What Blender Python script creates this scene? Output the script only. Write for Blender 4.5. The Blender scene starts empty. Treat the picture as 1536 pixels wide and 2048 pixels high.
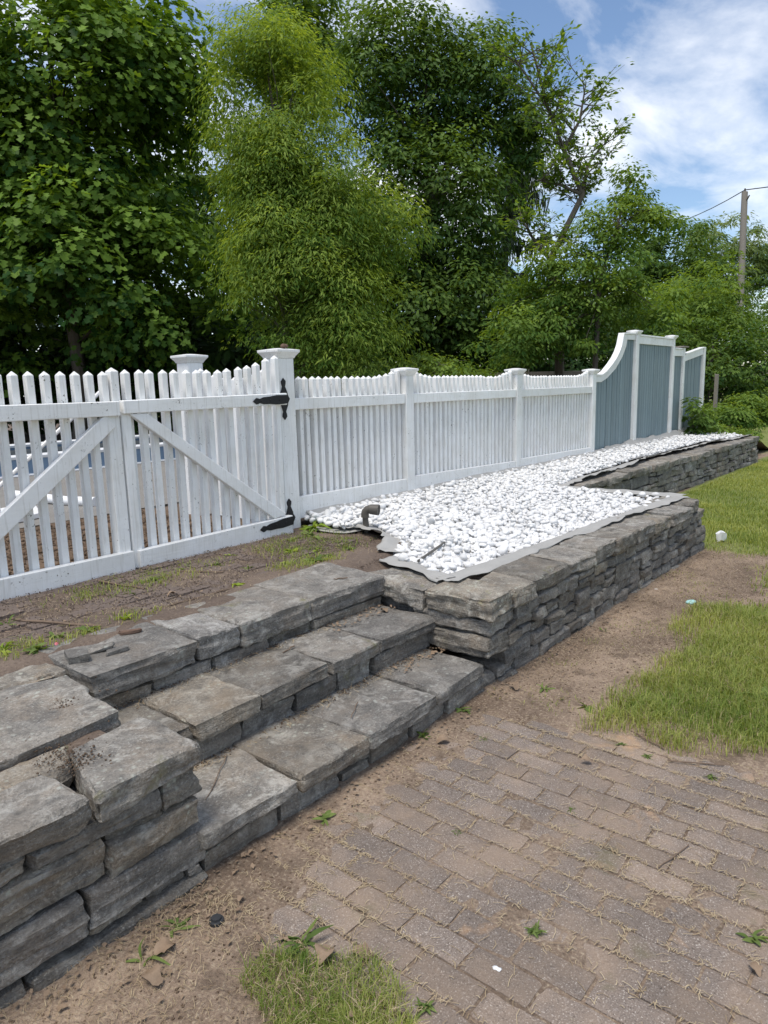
import bpy, bmesh, math, random
import numpy as np
from mathutils import Vector, Matrix, Euler

SC = bpy.context.scene
COL = SC.collection
R = math.radians

# ------------------------------------------------------------------ camera
AZ, PITCH, ROLL = R(39.495), R(10.06), R(1.432)
fg = Vector((math.cos(AZ), math.sin(AZ), 0)); rg = Vector((math.sin(AZ), -math.cos(AZ), 0))
fw = fg*math.cos(PITCH) + Vector((0, 0, -math.sin(PITCH)))
up0 = fg*math.sin(PITCH) + Vector((0, 0, math.cos(PITCH)))
rt = rg*math.cos(ROLL) - up0*math.sin(ROLL)
up = rg*math.sin(ROLL) + up0*math.cos(ROLL)
cd = bpy.data.cameras.new('camera'); cam = bpy.data.objects.new('camera', cd); COL.objects.link(cam)
cam.matrix_world = Matrix(((rt.x, up.x, -fw.x, 0), (rt.y, up.y, -fw.y, 0), (rt.z, up.z, -fw.z, 1.5), (0, 0, 0, 1)))
cd.sensor_fit = 'VERTICAL'; cd.sensor_height = 24; cd.lens = 24*1420/2048
cd.clip_start = .05; cd.clip_end = 2000
SC.camera = cam

# ------------------------------------------------------------------ sky, sun, exposure
SUN_EL, SUN_AZ = R(70), math.atan2(-.1, -1.0)          # direction the light comes from (left of the fence line)
sd = Vector((math.cos(SUN_EL)*math.cos(SUN_AZ), math.cos(SUN_EL)*math.sin(SUN_AZ), math.sin(SUN_EL)))
sl = bpy.data.lights.new('sun', 'SUN'); sun = bpy.data.objects.new('sun', sl); COL.objects.link(sun)
sl.energy = 2.1; sl.angle = R(24); sl.color = (1, .93, .83)
sun.rotation_euler = sd.to_track_quat('Z', 'Y').to_euler()

def node(nt, typ, ins=None, **kw):
    n = nt.nodes.new(typ)
    for k, v in kw.items(): setattr(n, k, v)
    if ins:
        for k, v in ins.items():
            s = n.inputs[k]
            if isinstance(v, bpy.types.NodeSocket): nt.links.new(v, s)
            else: s.default_value = v
    return n
def ramp(nt, fac, stops, interp='LINEAR'):
    n = nt.nodes.new('ShaderNodeValToRGB'); n.color_ramp.interpolation = interp
    e = n.color_ramp.elements
    while len(e) < len(stops): e.new(.5)
    for i, (p, c) in enumerate(stops):
        e[i].position = p; e[i].color = (c, c, c, 1) if isinstance(c, (int, float)) else (*c, 1)
    nt.links.new(fac, n.inputs[0]); return n.outputs[0]
def mixc(nt, f, a, b, mode='MIX'):
    n = nt.nodes.new('ShaderNodeMix'); n.data_type = 'RGBA'; n.blend_type = mode
    for i, v in ((0, f), (6, a), (7, b)):
        if isinstance(v, bpy.types.NodeSocket): nt.links.new(v, n.inputs[i])
        elif i == 0: n.inputs[0].default_value = v
        else: n.inputs[i].default_value = (*v, 1)
    return n.outputs[2]
def math_(nt, op, a, b=0.0, clamp=False):
    n = nt.nodes.new('ShaderNodeMath'); n.operation = op; n.use_clamp = clamp
    for i, v in ((0, a), (1, b)):
        if isinstance(v, bpy.types.NodeSocket): nt.links.new(v, n.inputs[i])
        else: n.inputs[i].default_value = v
    return n.outputs[0]

W = bpy.data.worlds.new('World'); SC.world = W; W.use_nodes = True
nt = W.node_tree; nt.nodes.clear()
sky = node(nt, 'ShaderNodeTexSky', sky_type='NISHITA', sun_disc=False, sun_elevation=SUN_EL,
           sun_rotation=math.atan2(sd.x, sd.y), air_density=1.0, dust_density=.3, ozone_density=2.2)
tc = node(nt, 'ShaderNodeTexCoord')
sep = node(nt, 'ShaderNodeSeparateXYZ', {0: tc.outputs['Generated']})
zc = math_(nt, 'ADD', math_(nt, 'MAXIMUM', sep.outputs[2], 0.0), .22)
cv = node(nt, 'ShaderNodeCombineXYZ', {0: math_(nt, 'DIVIDE', sep.outputs[0], zc), 1: math_(nt, 'DIVIDE', sep.outputs[1], zc), 2: 0.0})
mp = node(nt, 'ShaderNodeMapping', {0: cv.outputs[0]}); mp.inputs['Rotation'].default_value = (0, 0, R(35)); mp.inputs['Scale'].default_value = (.95, 1.35, 1)
mp.inputs['Location'].default_value = (3.35, 1.15, 0)
n1 = node(nt, 'ShaderNodeTexNoise', {'Vector': mp.outputs[0], 'Scale': 1.9, 'Detail': 10.0, 'Roughness': .56, 'Distortion': .5})
n2 = node(nt, 'ShaderNodeTexNoise', {'Vector': mp.outputs[0], 'Scale': 5.0, 'Detail': 6.0, 'Roughness': .6})
dens = math_(nt, 'ADD', n1.outputs[0], math_(nt, 'MULTIPLY', math_(nt, 'SUBTRACT', n2.outputs[0], .5), .22))
cl = ramp(nt, dens, [(.42, .0), (.56, .42), (.72, .93)])
skyc = mixc(nt, cl, sky.outputs[0], (7.9, 8.0, 8.2))
bg = node(nt, 'ShaderNodeBackground', {'Color': skyc, 'Strength': .10})
out = node(nt, 'ShaderNodeOutputWorld', {0: bg.outputs[0]})

vs = SC.view_settings
vs.view_transform = 'Standard'; vs.look = 'None'; vs.gamma = 1; vs.exposure = 0.74; vs.use_curve_mapping = False
SC.cycles.max_bounces = 6; SC.cycles.transparent_max_bounces = 4
SC.cycles.diffuse_bounces = 4; SC.cycles.glossy_bounces = 2; SC.cycles.transmission_bounces = 4

# ------------------------------------------------------------------ materials
def pmat(name, fn, rough=.8, spec=.3):
    m = bpy.data.materials.new(name); m.use_nodes = True; nt = m.node_tree
    b = nt.nodes['Principled BSDF']; b.inputs['Roughness'].default_value = rough
    b.inputs['Specular IOR Level'].default_value = spec
    g = node(nt, 'ShaderNodeNewGeometry'); oi = node(nt, 'ShaderNodeObjectInfo')
    fn(nt, b, g.outputs['Position'], oi.outputs['Random'])
    return m
def noise(nt, vec, scale, detail=4, rough=.55, dist=0.0):
    return node(nt, 'ShaderNodeTexNoise', {'Vector': vec, 'Scale': float(scale), 'Detail': float(detail), 'Roughness': rough, 'Distortion': dist}).outputs[0]
def vscale(nt, vec, s, off=None):
    n = node(nt, 'ShaderNodeMapping', {0: vec}); n.inputs['Scale'].default_value = s
    if off is not None:
        o = node(nt, 'ShaderNodeCombineXYZ', {0: math_(nt, 'MULTIPLY', off, 37.0), 1: math_(nt, 'MULTIPLY', off, 61.0), 2: math_(nt, 'MULTIPLY', off, 23.0)})
        nt.links.new(o.outputs[0], n.inputs[1])
    return n.outputs[0]
def bump(nt, b, h, strength=.5, dist=.01):
    n = node(nt, 'ShaderNodeBump', {'Height': h, 'Strength': strength, 'Distance': dist})
    nt.links.new(n.outputs[0], b.inputs['Normal'])
def hsv(nt, col, v=None, h=None, s=None):
    n = node(nt, 'ShaderNodeHueSaturation'); nt.links.new(col, n.inputs['Color'])
    for k, x in (('Value', v), ('Hue', h), ('Saturation', s)):
        if x is not None:
            if isinstance(x, bpy.types.NodeSocket): nt.links.new(x, n.inputs[k])
            else: n.inputs[k].default_value = x
    return n.outputs[0]
def mrange(nt, v, a, b):
    n = node(nt, 'ShaderNodeMapRange', {0: v}); n.inputs[3].default_value = a; n.inputs[4].default_value = b
    return n.outputs[0]

def f_white(nt, b, P, rnd):
    v = vscale(nt, P, (1, 1, 1), rnd)
    g = noise(nt, vscale(nt, P, (60, 60, 3.0), rnd), 1.5, 4)
    g2 = noise(nt, vscale(nt, P, (3.0, 60, 60), rnd), 1.5, 4)
    d = noise(nt, v, 5, 5, .65)
    c = mixc(nt, ramp(nt, d, [(.40, 0), (.74, .6)]), (.84, .845, .84), (.66, .645, .60))
    c = mixc(nt, ramp(nt, g, [(.54, 0), (.72, .5)]), c, (.52, .505, .46))
    s = noise(nt, v, 70, 3, .6); s2 = noise(nt, v, 9, 2)
    chip = math_(nt, 'MULTIPLY', ramp(nt, s, [(.62, 0), (.68, 1)]), ramp(nt, s2, [(.53, 0), (.64, 1)]))
    c = mixc(nt, chip, c, (.16, .15, .13))
    c = hsv(nt, c, v=mrange(nt, rnd, .93, 1.03))
    nt.links.new(c, b.inputs['Base Color'])
    bump(nt, b, math_(nt, 'ADD', math_(nt, 'ADD', g, g2), math_(nt, 'MULTIPLY', chip, -1.5)), .35, .003)
def f_blue(nt, b, P, rnd):
    g = noise(nt, vscale(nt, P, (50, 50, 2.5), rnd), 1.5, 4)
    d = noise(nt, vscale(nt, P, (1, 1, 1), rnd), 4, 4, .6)
    c = mixc(nt, d, (.15, .205, .23), (.205, .268, .293))
    c = mixc(nt, ramp(nt, noise(nt, P, 60, 2), [(.7, 0), (.76, .6)]), c, (.5, .55, .56))
    c = hsv(nt, c, v=mrange(nt, rnd, .9, 1.1))
    nt.links.new(c, b.inputs['Base Color']); bump(nt, b, g, .4, .003)
def f_stone(nt, b, P, rnd):
    v = vscale(nt, P, (1, 1, 1), rnd)
    strata = noise(nt, vscale(nt, P, (5, 5, 55), rnd), 1.0, 4, .6, .6)
    big = noise(nt, v, 6, 6, .68)
    fine = noise(nt, v, 120, 4, .7); med = noise(nt, v, 28, 5, .65)
    c = mixc(nt, ramp(nt, big, [(.3, 0), (.7, 1)]), (.135, .122, .105), (.33, .30, .255))
    c = mixc(nt, ramp(nt, strata, [(.42, 0), (.66, .7)]), c, (.10, .095, .088))
    c = mixc(nt, ramp(nt, noise(nt, v, 7, 4, .6), [(.5, 0), (.72, .6)]), c, (.25, .195, .14))
    c = mixc(nt, ramp(nt, fine, [(.3, .85), (.47, 0)]), c, (.07, .068, .066))
    c = mixc(nt, ramp(nt, fine, [(.55, 0), (.68, .7)]), c, (.43, .415, .38))
    c = mixc(nt, math_(nt, 'MULTIPLY', ramp(nt, noise(nt, v, 11, 6, .72, .8), [(.50, 0), (.62, .65)]), ramp(nt, noise(nt, P, 4, 3), [(.4, .25), (.6, 1)])), c, (.45, .43, .385))
    c = mixc(nt, ramp(nt, noise(nt, v, 15, 5, .7), [(.56, 0), (.68, .6)]), c, (.07, .066, .06))
    vo = node(nt, 'ShaderNodeTexVoronoi', {'Vector': v, 'Scale': 38.0}); 
    lich = math_(nt, 'MULTIPLY', ramp(nt, math_(nt, 'ADD', vo.outputs[0], math_(nt, 'MULTIPLY', math_(nt, 'SUBTRACT', med, .5), .9)), [(.16, 1), (.34, 0)]), ramp(nt, noise(nt, v, 6, 3), [(.5, 0), (.62, .75)]))
    c = mixc(nt, lich, c, (.40, .41, .355))
    c = mixc(nt, ramp(nt, noise(nt, P, 3.5, 6, .7), [(.52, 0), (.70, .6)]), c, (.22, .185, .145))
    moss = math_(nt, 'MULTIPLY', ramp(nt, noise(nt, v, 9, 4, .6), [(.62, 0), (.74, .7)]), ramp(nt, rnd, [(.7, 0), (.8, 1)]))
    c = mixc(nt, moss, c, (.18, .17, .06))
    c = hsv(nt, c, v=mrange(nt, math_(nt, 'FRACT', math_(nt, 'MULTIPLY', rnd, 7.3)), .74, 1.2), s=mrange(nt, math_(nt, 'FRACT', math_(nt, 'MULTIPLY', rnd, 3.7)), .6, 1.25))
    nt.links.new(c, b.inputs['Base Color'])
    bump(nt, b, math_(nt, 'ADD', math_(nt, 'ADD', med, math_(nt, 'MULTIPLY', fine, .5)), math_(nt, 'MULTIPLY', strata, .8)), 1.0, .014)
def f_paver(nt, b, P, rnd):
    v = vscale(nt, P, (1, 1, 1), rnd)
    c = mixc(nt, noise(nt, v, 12, 5, .6), (.145, .118, .100), (.24, .195, .163))
    sp = noise(nt, v, 210, 3, .65); sp2 = noise(nt, v, 75, 3, .6)
    c = mixc(nt, ramp(nt, sp2, [(.55, 0), (.7, .55)]), c, (.30, .26, .235))
    c = mixc(nt, ramp(nt, sp, [(.58, 0), (.68, .9)]), c, (.55, .50, .45))
    c = mixc(nt, ramp(nt, sp, [(.32, .8), (.43, 0)]), c, (.05, .042, .038))
    dust = noise(nt, P, 2.6, 6, .65)
    c = mixc(nt, ramp(nt, dust, [(.42, 0), (.70, .75)]), c, (.33, .245, .178))
    or_ = noise(nt, P, 3.1, 4, .55, .4)
    c = mixc(nt, ramp(nt, or_, [(.64, 0), (.74, .75)]), c, (.50, .31, .165))
    moss = noise(nt, P, 4.2, 5, .65)
    c = mixc(nt, ramp(nt, moss, [(.60, 0), (.72, .5)]), c, (.12, .115, .05))
    c = hsv(nt, c, v=mrange(nt, rnd, .84, 1.14))
    nt.links.new(c, b.inputs['Base Color'])
    bump(nt, b, math_(nt, 'ADD', sp, math_(nt, 'MULTIPLY', sp2, 1.5)), .8, .005)
def soil(c1, c2, c3, speck=.5):
    def f(nt, b, P, rnd):
        c = mixc(nt, ramp(nt, noise(nt, P, 2.2, 6, .62), [(.35, 0), (.65, 1)]), c1, c2)
        f1 = noise(nt, P, 90, 4, .7)
        c = mixc(nt, ramp(nt, f1, [(.55, 0), (.7, speck)]), c, c3)
        c = mixc(nt, ramp(nt, f1, [(.28, .7), (.45, 0)]), c, tuple(x*.35 for x in c1))
        nt.links.new(c, b.inputs['Base Color'])
        bump(nt, b, math_(nt, 'ADD', noise(nt, P, 35, 5, .7), math_(nt, 'MULTIPLY', f1, .5)), .9, .02)
    return f
def f_ground(nt, b, P, rnd):
    a = node(nt, 'ShaderNodeAttribute', attribute_name='lawn').outputs['Fac']
    n0 = noise(nt, P, 2.0, 6, .62); f1 = noise(nt, P, 90, 4, .7)
    c = mixc(nt, ramp(nt, n0, [(.36, 0), (.64, 1)]), (.17, .122, .088), (.34, .255, .188))
    c = mixc(nt, ramp(nt, f1, [(.52, 0), (.68, .75)]), c, (.48, .395, .285))
    c = mixc(nt, ramp(nt, f1, [(.28, .7), (.45, 0)]), c, (.06, .042, .03))
    c = mixc(nt, ramp(nt, noise(nt, P, 7.0, 5, .65), [(.5, 0), (.66, .65)]), c, (.105, .075, .054))
    gcol = mixc(nt, noise(nt, P, 3.0, 5, .6), (.12, .165, .035), (.26, .27, .09))
    gcol = mixc(nt, ramp(nt, f1, [(.35, .7), (.5, 0)]), gcol, (.04, .06, .015))
    m = math_(nt, 'ADD', a, math_(nt, 'MULTIPLY', math_(nt, 'SUBTRACT', n0, .5), .9))
    c = mixc(nt, ramp(nt, m, [(.42, 0), (.6, 1)]), c, gcol)
    nt.links.new(c, b.inputs['Base Color'])
    bump(nt, b, math_(nt, 'ADD', noise(nt, P, 35, 5, .7), math_(nt, 'MULTIPLY', f1, .5)), .9, .02)
def f_pebble(nt, b, P, rnd):
    v = vscale(nt, P, (1, 1, 1), rnd)
    tn = node(nt, 'ShaderNodeAttribute', attribute_name='tint').outputs['Fac']
    c = mixc(nt, math_(nt, 'ADD', math_(nt, 'MULTIPLY', tn, .8), math_(nt, 'MULTIPLY', noise(nt, v, 14, 4), .3)), (.50, .50, .495), (.76, .758, .75))
    c = mixc(nt, ramp(nt, noise(nt, v, 30, 5, .7, 1.2), [(.60, 0), (.7, .35)]), c, (.58, .58, .59))
    nt.links.new(c, b.inputs['Base Color']); bump(nt, b, noise(nt, v, 60, 3), .2, .004)
def f_plain(c1, c2, sc=12, bs=.3):
    def f(nt, b, P, rnd):
        c = mixc(nt, noise(nt, vscale(nt, P, (1, 1, 1), rnd), sc, 5, .6), c1, c2)
        nt.links.new(c, b.inputs['Base Color']); bump(nt, b, noise(nt, P, sc*6, 3), bs, .004)
    return f
def f_weathered(nt, b, P, rnd):
    g = noise(nt, vscale(nt, P, (5, 60, 60), rnd), 1, 4)
    nt.links.new(mixc(nt, g, (.13, .115, .10), (.33, .30, .27)), b.inputs['Base Color']); bump(nt, b, g, .5, .01)
def f_bark(nt, b, P, rnd):
    g = noise(nt, vscale(nt, P, (18, 18, 3), rnd), 1, 5, .65)
    nt.links.new(mixc(nt, g, (.055, .045, .035), (.17, .15, .125)), b.inputs['Base Color']); bump(nt, b, g, .8, .04)
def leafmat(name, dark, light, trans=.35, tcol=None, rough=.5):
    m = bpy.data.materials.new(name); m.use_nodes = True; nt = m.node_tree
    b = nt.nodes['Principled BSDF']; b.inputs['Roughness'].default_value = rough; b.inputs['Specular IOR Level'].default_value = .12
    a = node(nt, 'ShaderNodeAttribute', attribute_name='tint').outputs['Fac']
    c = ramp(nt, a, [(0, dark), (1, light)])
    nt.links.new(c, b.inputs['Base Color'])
    tr = node(nt, 'ShaderNodeBsdfTranslucent', {'Color': mixc(nt, 1.0, c, tcol or (1.5, 1.35, .45), 'MULTIPLY')})
    mx = node(nt, 'ShaderNodeMixShader', {0: trans, 1: b.outputs[0], 2: tr.outputs[0]})
    nt.links.new(mx.outputs[0], nt.nodes['Material Output'].inputs[0])
    return m

M = dict(
    white=pmat('white_paint', f_white, .45), blue=pmat('blue_paint', f_blue, .55), stone=pmat('schist', f_stone, .85),
    paver=pmat('paver', f_paver, .9), ground=pmat('ground', f_ground, .95), pebble=pmat('white_pebble', f_pebble, .5),
    terrace=pmat('terrace_soil', soil((.115, .085, .068), (.20, .152, .118), (.38, .30, .21), .5), .95),
    mulch=pmat('mulch', soil((.105, .072, .048), (.19, .13, .088), (.34, .26, .17), .5), .95),
    deck=pmat('deck', f_plain((.17, .16, .15), (.25, .24, .22), 3), .85),
    darkpaver=pmat('dark_paver', f_plain((.10, .08, .07), (.17, .132, .11), 20, .6), .9),
    fabric=pmat('fabric', f_plain((.27, .265, .25), (.40, .395, .38), 6), .8),
    bedbase=pmat('bed_base', f_plain((.22, .22, .215), (.42, .42, .41), 40), .9),
    iron=pmat('black_iron', f_plain((.008, .008, .01), (.018, .018, .02), 40), .55),
    plastic=pmat('grey_plastic', f_plain((.075, .07, .062), (.115, .105, .092), 20, .1), .5),
    blackp=pmat('black_plastic', f_plain((.02, .022, .025), (.04, .042, .046), 30), .5),
    wood=pmat('weathered_wood', f_weathered, .9), bark=pmat('bark', f_bark, .95),
    twig=pmat('twig', f_plain((.10, .07, .05), (.22, .16, .115), 30), .9),
    deadleaf=pmat('dead_leaf', f_plain((.13, .085, .055), (.33, .245, .17), 40), .8),
    whitep=pmat('white_plastic', f_plain((.74, .75, .76), (.80, .80, .80), 10, .05), .4),
    teal=pmat('teal_plastic', f_plain((.25, .5, .5), (.45, .65, .63), 30), .5),
    pink=pmat('pink_ribbon', f_plain((.5, .12, .16), (.62, .2, .22), 30), .6),
    rust=pmat('rust', f_plain((.09, .055, .04), (.20, .13, .095), 60), .9),
    water=pmat('pool_liner', f_plain((.09, .15, .24), (.26, .36, .47), 7), .3),
    cover=pmat('pool_cover', f_plain((.03, .04, .05), (.06, .07, .08), 5), .5),
    pole=pmat('pole_wood', f_weathered, .9),
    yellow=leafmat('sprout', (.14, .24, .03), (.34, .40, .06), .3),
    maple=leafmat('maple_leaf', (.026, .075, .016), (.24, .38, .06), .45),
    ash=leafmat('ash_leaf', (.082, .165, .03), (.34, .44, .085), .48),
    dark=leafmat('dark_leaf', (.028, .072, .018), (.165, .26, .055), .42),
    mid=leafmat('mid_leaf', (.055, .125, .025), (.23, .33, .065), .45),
    under=leafmat('shade_leaf', (.02, .05, .014), (.07, .12, .03), .25),  # understorey shade painted as a darker leaf colour
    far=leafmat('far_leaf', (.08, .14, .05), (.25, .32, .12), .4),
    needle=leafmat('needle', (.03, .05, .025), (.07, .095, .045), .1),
    grass=leafmat('grass_blade', (.095, .17, .026), (.42, .44, .14), .38),
    straw=leafmat('straw', (.27, .20, .12), (.50, .41, .27), .1, (1, 1, .9)),
    weed=leafmat('weed_leaf', (.06, .105, .026), (.20, .26, .078), .28, None, .7),
)

# ------------------------------------------------------------------ helpers
def np_mesh(name, V, F, mat=None, tint=None, smooth=False):
    V = np.asarray(V, np.float32); F = np.asarray(F, np.int32); k = F.shape[1]
    me = bpy.data.meshes.new(name)
    me.vertices.add(len(V)); me.vertices.foreach_set('co', V.ravel())
    me.loops.add(F.size); me.loops.foreach_set('vertex_index', F.ravel())
    me.polygons.add(len(F)); me.polygons.foreach_set('loop_start', np.arange(0, F.size, k, dtype=np.int32))
    if smooth: me.polygons.foreach_set('use_smooth', np.ones(len(F), bool))
    if tint is not None:
        at = me.attributes.new('tint', 'FLOAT', 'POINT'); at.data.foreach_set('value', np.asarray(tint, np.float32))
    me.update(calc_edges=True); me.validate()
    if mat: me.materials.append(mat)
    return me
def O(name, me, parent=None, loc=(0, 0, 0), rot=None, label=None, cat=None, group=None, kind=None):
    o = bpy.data.objects.new(name, me); COL.objects.link(o)
    loc = Vector(loc)
    if parent is not None:
        o.parent = parent; loc = loc - WL[parent.name]
    o.location = loc
    if rot is not None: o.rotation_euler = rot
    WL[o.name] = Vector(loc) + (WL[parent.name] if parent is not None else Vector())
    if label: o['label'] = label
    if cat: o['category'] = cat
    if group: o['group'] = group
    if kind: o['kind'] = kind
    return o
WL = {}
def thing(name, label, cat, loc=(0, 0, 0), group=None, kind=None): return O(name, None, None, loc, None, label, cat, group, kind)

def vhash(i, j, k, s):
    h = (i*374761393 + j*668265263 + k*2147483647 + s*1274126177) & 0xffffffff
    h = ((h ^ (h >> 13))*1274126177) & 0xffffffff
    h = ((h ^ (h >> 16))*2246822519) & 0xffffffff
    return ((h ^ (h >> 15)) & 0xffff)/32767.5 - 1
def vn(P, s=0):
    P = np.asarray(P, np.float64); I = np.floor(P).astype(np.int64); f = P - I; f = f*f*(3-2*f)
    r = 0
    for a in (0, 1):
        for b in (0, 1):
            for c in (0, 1):
                w = (f[:, 0] if a else 1-f[:, 0])*(f[:, 1] if b else 1-f[:, 1])*(f[:, 2] if c else 1-f[:, 2])
                r = r + w*vhash(I[:, 0]+a, I[:, 1]+b, I[:, 2]+c, s)
    return r
def vn2(x, y, s=0, f=1.0):
    x = np.asarray(x, float); sh = x.shape
    P = np.stack([x.ravel()*f, np.asarray(y, float).ravel()*f, np.zeros(x.size)], 1)
    return vn(P, s).reshape(sh)

_lat = {}
def lattice(nx, ny, nz):
    if (nx, ny, nz) in _lat: return _lat[nx, ny, nz]
    idx = -np.ones((nx+1, ny+1, nz+1), int)
    g = np.indices(idx.shape).reshape(3, -1).T
    on = ((g == 0) | (g == np.array([nx, ny, nz]))).any(1); g = g[on]
    idx[tuple(g.T)] = np.arange(len(g)); F = []
    def side(a, flip):
        q = np.stack([a[:-1, :-1], a[1:, :-1], a[1:, 1:], a[:-1, 1:]], -1).reshape(-1, 4)
        F.append(q[:, ::-1] if flip else q)
    side(idx[:, :, 0], True); side(idx[:, :, -1], False)
    side(idx[:, 0, :], False); side(idx[:, -1, :], True)
    side(idx[0, :, :], True); side(idx[-1, :, :], False)
    r = (g/np.array([nx, ny, nz], float), np.concatenate(F)); _lat[nx, ny, nz] = r; return r
SEED = [1]
def stone(name, parent, quad, z0, z1, res=.02, r=.010, rough=1.0, strata=1.0, tilt=0.0, mat='stone', topskew=.006, label=None, cat=None, group=None, tone=False):
    """irregular block; quad = p00,p10,p11,p01 in XY (u along the face, v into the depth)"""
    SEED[0] += 1; s = SEED[0]; rng = np.random.default_rng(s)
    q = np.array(quad, float)
    L = np.linalg.norm(q[1]-q[0]); D = np.linalg.norm(q[3]-q[0]); H = z1-z0
    n = [int(np.clip(round(a/res), 2, 36)) for a in (L, min(D, .12 if name in ('stone', 'riser_stone') else .42), H)]
    U, F = lattice(*n); h = np.array([L, D, H])/2
    p = (U*2-1)*h
    rr = min(r, .42*min(L, D, H)); core = h-rr
    c = np.clip(p, -core, core); d = p-c; dl = np.linalg.norm(d, axis=1, keepdims=True); dn = d/np.maximum(dl, 1e-9)
    p = c + dn*np.minimum(rr, dl)
    nrm = dn
    o = rng.uniform(-50, 50, 3)
    side = 1-np.abs(nrm[:, 2])
    disp = rough*(.0075*vn(p*9+o, 1) + .0045*vn(p*24+o, 2) + .0022*vn(p*60+o, 3))
    disp = disp + side*strata*(.0042*vn(np.c_[p[:, 0]*5, p[:, 1]*5, p[:, 2]*75]+o, 4) - .003*np.abs(vn(np.c_[p[:, 0]*4, p[:, 1]*4, p[:, 2]*38]+o, 5)))
    disp = disp*np.where(nrm[:, 2] > .7, .55, 1)
    ef = np.sqrt(np.clip(1-np.max(np.abs(nrm), axis=1)**2, 0, 1))
    disp = disp + side*rough*.0065*np.round(vn(np.c_[p[:, 0]*7, p[:, 1]*7, p[:, 2]*30]+o, 8)*2.2)/2.2
    disp = disp - ef*rough*(.016*np.maximum(0, vn(p*15+o, 9))+.008*np.maximum(0, vn(p*38+o, 10)))
    p = p + nrm*disp[:, None]
    # jagged outline of the face and uneven bed joints
    p[:, 2] += rough*.006*vn(np.c_[p[:, 0]*7, p[:, 1]*7, p[:, 2]*0]+o, 6)*(p[:, 2]/h[2])
    p[:, 0] += rough*.007*vn(np.c_[p[:, 0]*0, p[:, 1]*9, p[:, 2]*14]+o, 7)*np.sign(p[:, 0])*(np.abs(p[:, 0])/h[0])**4
    u = p[:, 0]/L+.5; v = p[:, 1]/D+.5
    xy = (1-u)[:, None]*(1-v)[:, None]*q[0]+u[:, None]*(1-v)[:, None]*q[1]+u[:, None]*v[:, None]*q[2]+(1-u)[:, None]*v[:, None]*q[3]
    co = rng.uniform(-1, 1, (2, 2, 2, 3))*np.array([min(.009, L*.05), min(.010, D*.05), min(.009, H*.10)])*rough
    w_ = np.clip(p[:, 2]/H+.5, 0, 1); cf = 0
    for a_ in (0, 1):
        for b_ in (0, 1):
            for c_ in (0, 1): cf = cf+((u if a_ else 1-u)*(v if b_ else 1-v)*(w_ if c_ else 1-w_))[:, None]*co[a_, b_, c_]
    xy = xy+cf[:, :1]*(q[1]-q[0])/L+cf[:, 1:2]*(q[3]-q[0])/D; p[:, 2] += cf[:, 2]
    sk = rng.uniform(-topskew, topskew, 4)
    z = (z0+z1)/2 + p[:, 2] + sk[0]*(u-.5)*2 + sk[1]*(v-.5) + tilt*(u-.5)*L
    cen = np.array([*q.mean(0), (z0+z1)/2])
    V = np.c_[xy, z]-cen
    me = np_mesh(name, V, F, M[mat], smooth=True); me.set_sharp_from_angle(angle=R(33))
    return O(name, me, parent, cen, label=label, cat=cat, group=group)

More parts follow.
